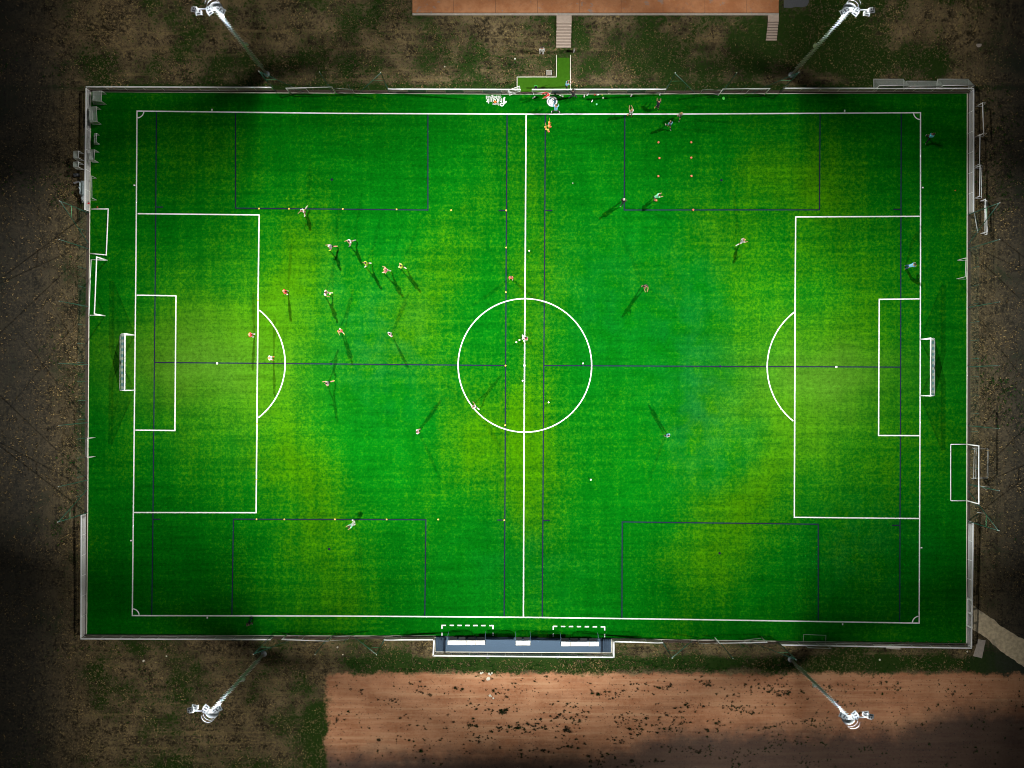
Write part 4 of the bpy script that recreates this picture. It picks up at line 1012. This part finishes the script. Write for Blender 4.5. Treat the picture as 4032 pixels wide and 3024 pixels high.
POLES = [(2162,482.2,'yellow','topmost of the bunch'),(2162.8,489.1,'red','just below the topmost yellow one'),(2160.4,496.1,'yellow','in the middle of the bunch'),(2167.3,499.1,'red','farthest right of the bunch'),
         (2147,500.1,'yellow','farthest left of the bunch'),(2151,509,'yellow','lower left of the bunch'),(2158.4,511.4,'yellow','just above the lowest red one'),(2160.4,518,'red','lowest of the bunch')]
for u, v, cn, lb in POLES:
    mt = REDC if cn == 'red' else ORD
    t = thing('slalom_pole', 'upright %s training pole with round base, %s' % (cn, lb), 'training pole', W(u, v)+Vector((0,0,.02)), 0, 'slalom poles bunched near the halfway line')
    MB().lathe([(.135,0),(.13,.03),(.09,.075),(.03,.1)], 18).build('base', mt, t); MB().tube((0,0,.09), (.0,.0,1.6), .016, n=8).build('pole', mt, t)
t = thing('crate', 'small open white crate with red and dark contents on halfway line', 'crate', W(2071.8,1333.2)+Vector((0,0,.02)), R(-4), None)
m = MB()
for x, y, sx_, sy_ in ((-.2,0,.03,.42),(.2,0,.03,.42),(0,.2,.42,.03),(0,-.2,.42,.03)): m.box((x,y,.14), (sx_, sy_, .28))
m.box((0,0,.015), (.40,.40,.03)); m.build('box', plain('pale_pink_plastic', (.75,.66,.62), .5), t)
m = MB(); m.box((-.08,.06,.13), (.16,.2,.16)); m.box((.1,.06,.13), (.12,.2,.16)); m.build('dark_contents', C['black'], t); m = MB(); m.box((0,-.1,.15), (.34,.16,.18)); m.build('red_contents', C['coral'], t)
# bottles, bags and bits by the far railing
BOT = [(2299.8,380.1,80,'lying near the round emblem group'),(2313.7,373.5,50,'tilted beside the kerb under first board'),(2331.5,398.6,60,'lying alone out on the turf'),(2398.8,368,5,'by the foot of the railing'),
       (2486,377,60,'lying below the third board'),(2598,371.5,85,'at right end of the middle railing'),(2101.5,368.5,85,'upright by right side of entrance opening'),(2353,374.5,10,'on kerb right of the red ball bag')]
pro = None
for i, (u, v, an, lb) in enumerate(BOT):
    if pro is None:
        pro = thing('water_bottle', '', 'bottle', (0,0,0), 0, 'water bottles by the far railing'); m = MB(); m.tube((-.14,0,.05), (.10,0,.05), .05, n=10); m.tube((.10,0,.05), (.15,0,.05), .05, .025, n=10); m.build('body', WPAINT, pro)
        MB().tube((.15,0,.05), (.19,0,.05), .024, n=8).build('cap', DPAINT, pro); o = pro
    else: o = copy_tree(pro)
    o.location = W(u, v)+Vector((0,0,.03)); o.rotation_euler = (0,0,R(an)); o.scale = (1.3,)*3; o['label'] = 'white water bottle ' + lb
def bagm(label, u, v, a_, b_, h_, mat, name='kit_bag', cat='bag', rz=0):
    c_ = W(u, v); m = MB(); n = 14; prof = [(1,0),(1.03,.35),(.9,.75),(.5,1),(.0,1.02)]
    k0 = len(m.v)
    for r_, z_ in prof:
        for i in range(n):
            t_ = 2*math.pi*i/n; p = Vector((a_*r_*math.cos(t_)*(1+.1*math.sin(3*t_)), b_*r_*math.sin(t_), h_*z_)); m.v.append(Matrix.Rotation(rz,3,'Z') @ p + c_ + Vector((0,0,.025)))
    for j in range(len(prof)-1):
        for i in range(n): q_ = k0+j*n; m.f.append((q_+i, q_+(i+1) % n, q_+n+(i+1) % n, q_+n+i))
    return tag(m.build(name, mat), label, cat)
bagm('white bag with round top on turf below entrance opening', 2105.5,383, .13,.10,.2, C['white'], rz=.6)
bagm('small white bag left of the larger white bag on turf', 2099.5,387.5, .08,.08,.14, C['white'])
bagm('pale green bundled bib on turf near bottles', 2349,411.5, .11,.13,.12, C['green'], 'bundled_bib', 'bib')
bagm('small coral ball bag on the kerb of far railing', 2341.5,374, .11,.09,.15, C['coral'])
bagm('pale yellow item on kerb below second board', 2370.5,375, .06,.13,.08, C['yellow'], 'small_towel', 'towel')
bagm('grey pale bag flat on the kerb line', 2353.8,374.2+1.5, .16,.05,.05, C['palegrey'], 'folded_towel', 'towel') if False else None
bagm('white pack at foot of the railing behind crouching red person', 2206.5,377, .07,.18,.1, C['white'], rz=.9)
bagm('white upright shoe bag right of the crouching red person', 2216,381, .06,.14,.15, C['white'], 'shoe_bag')
bagm('black bag against railing beside crouching red person', 2186.5,371, .16,.1,.18, C['black'])
bagm('orange bib bundled on top of the white lettering', 1949.6,401.5, .20,.17,.06, C['orange'], 'bundled_bib', 'bib')
bagm('bright green bib crumpled on turf below right folding goal', 2849,387.6, .17,.22,.07, plain('neon_green_cloth', (.12,.85,.10), .8), 'crumpled_bib', 'bib')
bagm('small red and white cup on turf by flat goal', 384.7,815.9, .10,.07,.1, C['coral'], 'cup', 'cup')
bagm('small orange scrap on turf near right railing', 3760.8,750.4, .10,.08,.05, C['orange'], 'scrap', 'scrap')
t = wthing('bin', 'dark open bin with bright green rim beside entrance opening', 'bin', W(2109,347)); c_ = W(2109,347)
MB().box(c_+Vector((0,0,.25)), (.36,.22,.5)).build('body', C['black'], t); m = MB(); m.box(c_+Vector((0,.12,.5)), (.40,.035,.03)); m.box(c_+Vector((.19,0,.5)), (.03,.22,.03)); m.box(c_+Vector((-.19,0,.5)), (.03,.22,.03)); m.build('rim', plain('bright_green_plastic', (.08,.8,.12), .5), t)
t = wthing('marker_post', 'thin white marker post in grass right of the entrance path', 'post', W(2259,206)); c_ = W(2259,206); MB().box(c_+Vector((0,0,.35)), (.05,.3,.7)).build('panel', WPAINT, t); MB().tube(c_, c_+Vector((0,0,.8)), .02).build('stake', GREENP, t)
# rocks
ROCK = plain('white_stone', (.72,.68,.56), .8, var=.15)
RK = [(1894,2650,.16,'upper left one of the pair by grass edge'),(1900,2648,.12,'upper right one of the pair by grass edge'),(1926,2652,.15,'left of the three close together below dugouts'),(1931,2656,.12,'lowest of the three close together below dugouts'),(1937,2650,.12,'right of the three close together below dugouts'),
 (1923,2671.6,.26,'largest, alone on dirt below dugouts'),(1929,2738,.16,'left one farther down the dirt'),(1935,2741,.1,'small middle one farther down the dirt'),(1942.5,2748.8,.13,'right one farther down the dirt'),
 (1751,262.5,.1,'alone in rough grass far side left'),(566,2602,.15,'flat one in dry grass lower left'),(656,2583,.11,'small one in dry grass lower left'),(1329,2548,.13,'in dry grass below left folding goal'),(1350,2577,.10,'lower one in dry grass below left folding goal'),
 (3463.7,2597,.13,'in dry grass lower right'),(3808,2565,.12,'beside lower right railing corner'),(2250,253.5,.0,'')]
for u, v, r, lb in RK:
    if not r: continue
    bm = bmesh.new(); bmesh.ops.create_icosphere(bm, subdivisions=2, radius=r); rnd = random.Random(u)
    for vt in bm.verts: vt.co *= .8+.4*rnd.random(); vt.co.z *= .6
    me = bpy.data.meshes.new('rock'); bm.to_mesh(me); bm.free(); me.materials.append(ROCK)
    o = bpy.data.objects.new('rock', me); COL.objects.link(o); o.location = W(u, v)+Vector((0,0,r*.35)); o.rotation_euler = (0,0,u); tag(o, 'white rock, ' + lb, 'rock', 'white rocks on the rough ground')

# ------------------------------------------------------------------ bake people
bpy.context.view_layer.update(); dg = bpy.context.evaluated_depsgraph_get(); new = []
for o, mt in BAKE:
    me = bpy.data.meshes.new_from_object(o.evaluated_get(dg)); new.append((o, mt, me))
for o, mt, me in new:
    o.modifiers.clear(); o.data = me; me.materials.clear(); me.materials.append(mt)
    for p_ in me.polygons: p_.use_smooth = True; p_.material_index = 0

# ------------------------------------------------------------------ grass tufts and weeds (uncountable)
def blocked(x, y):
    if -57.9 < x < 61.9 and -34.6 < y < 39.6: return True
    if -10.8 < x < 13.9 and -37.1 < y < -33: return True
    if -57 < x < 61.9 and -36.0 < y < -33: return abs(x-1.5) > 60
    if y > 48.0 and -13.6 < x < 39.4: return True
    if 5.9 < x < 8.1 and y > 39: return True
    if .6 < x < 8 and 39 < y < 41.4: return True
    if 33.5 < x < 36 and y > 45.8: return True
    if x > 61.5 and -39.5 < y < -29: return True
    return False
def tufts(name, n, area, hgt, sprd, mat, blades, ok, label, seed):
    rnd = random.Random(seed); m = MB(); V_, F_ = m.v, m.f; done = 0; tries = 0
    while done < n and tries < n*12:
        tries += 1; x = rnd.uniform(area[0], area[1]); y = rnd.uniform(area[2], area[3])
        if blocked(x, y): continue
        k = ok(x, y, rnd)
        if k <= 0 or rnd.random() > k: continue
        done += 1; z0 = zb(y); s_ = .5+rnd.random()*rnd.random()*1.6
        for _ in range(blades):
            a_ = rnd.uniform(0, 6.283); r_ = sprd*s_*rnd.random(); bx_, by_ = x+r_*math.cos(a_), y+r_*math.sin(a_); h_ = hgt*s_*(.5+rnd.random()*.8); ln = rnd.uniform(.3,1.)*h_
            a2 = a_+rnd.uniform(-1,1); w_ = .028*(1+s_); cx_, cy_ = -math.sin(a2)*w_, math.cos(a2)*w_; k0 = len(V_)
            V_ += [Vector((bx_-cx_, by_-cy_, z0)), Vector((bx_+cx_, by_+cy_, z0)), Vector((bx_+math.cos(a2)*ln, by_+math.sin(a2)*ln, z0+h_))]; F_.append((k0, k0+1, k0+2))
    return tag(m.build(name, mat), label, 'grass', None, 'stuff')
def mat_leaf(n, c1, c2, c3):
    k = NT(n); f = k.noise(5, 2); g_ = k.noise(.4, 2); k.b.inputs['Specular IOR Level'].default_value = .1
    return k.done(k.mix(k.sm(g_, .4, .6), k.mix(k.sm(f, .35, .65), c1, c2), c3), .9)
DRY = mat_leaf('dry_grass', (.06,.045,.022), (.48,.35,.15), (.18,.13,.07)); GRN = mat_leaf('green_grass', (.004,.030,.003), (.025,.11,.006), (.008,.05,.004)); WEED = mat_leaf('dark_weed', (.020,.026,.012), (.06,.05,.028), (.010,.03,.006))
from mathutils import noise as NZ
def n2(x, y, s_, o=0.): return NZ.noise(Vector((x*s_+o, y*s_, o)))
tufts('dry_grass', 36000, (-69,69,-52,52), .10, .16, DRY, 3, lambda x, y, r: 0 if (y < -39 and x > -25.2) else (.5+.8*n2(x, y, .25))*(.35 if abs(x-2) > 63 else 1), 'dry straw coloured grass covering the rough ground round the pitch', 1)
tufts('green_grass', 9000, (-69,69,-52,52), .12, .16, GRN, 4, lambda x, y, r: (0 if (y < -39.3 and x > -25.2) else max(0, 1.6*n2(x, y, .13, 5.)-.15)+(1.0 if (-38.7 < y < -36.9 and x > -24 and n2(x, y, .3, 9.) > -.25) else 0)), 'green growing grass patches around the railings', 2)
tufts('dirt_weeds', 1400, (-24,69,-52,-39.3), .07, .12, WEED, 16, lambda x, y, r: max(0, .04+1.1*n2(x*.3, y, .7, 3.)+.5*n2(x, y, 1.5, 8.)+(.2 if abs(y+45.6) < .8 or abs(y+41.4) < .4 else 0))*(.35 if x < -6 else 1)*(.4 if x > 45 else 1), 'dark low weeds scattered over the reddish bare dirt', 3)
tufts('dirt_bushes', 22, (-20,50,-51,-40.4), .13, .24, WEED, 60, lambda x, y, r: max(0, .1+1.5*n2(x*.3, y, .7, 3.)), 'larger dark scrub clumps on the reddish bare dirt', 5)

for o in bpy.data.objects:
    if '_w' in o: del o['_w']
SC.cycles.filter_width = 1.0; SC.cycles.max_bounces = 4; SC.cycles.transparent_max_bounces = 12
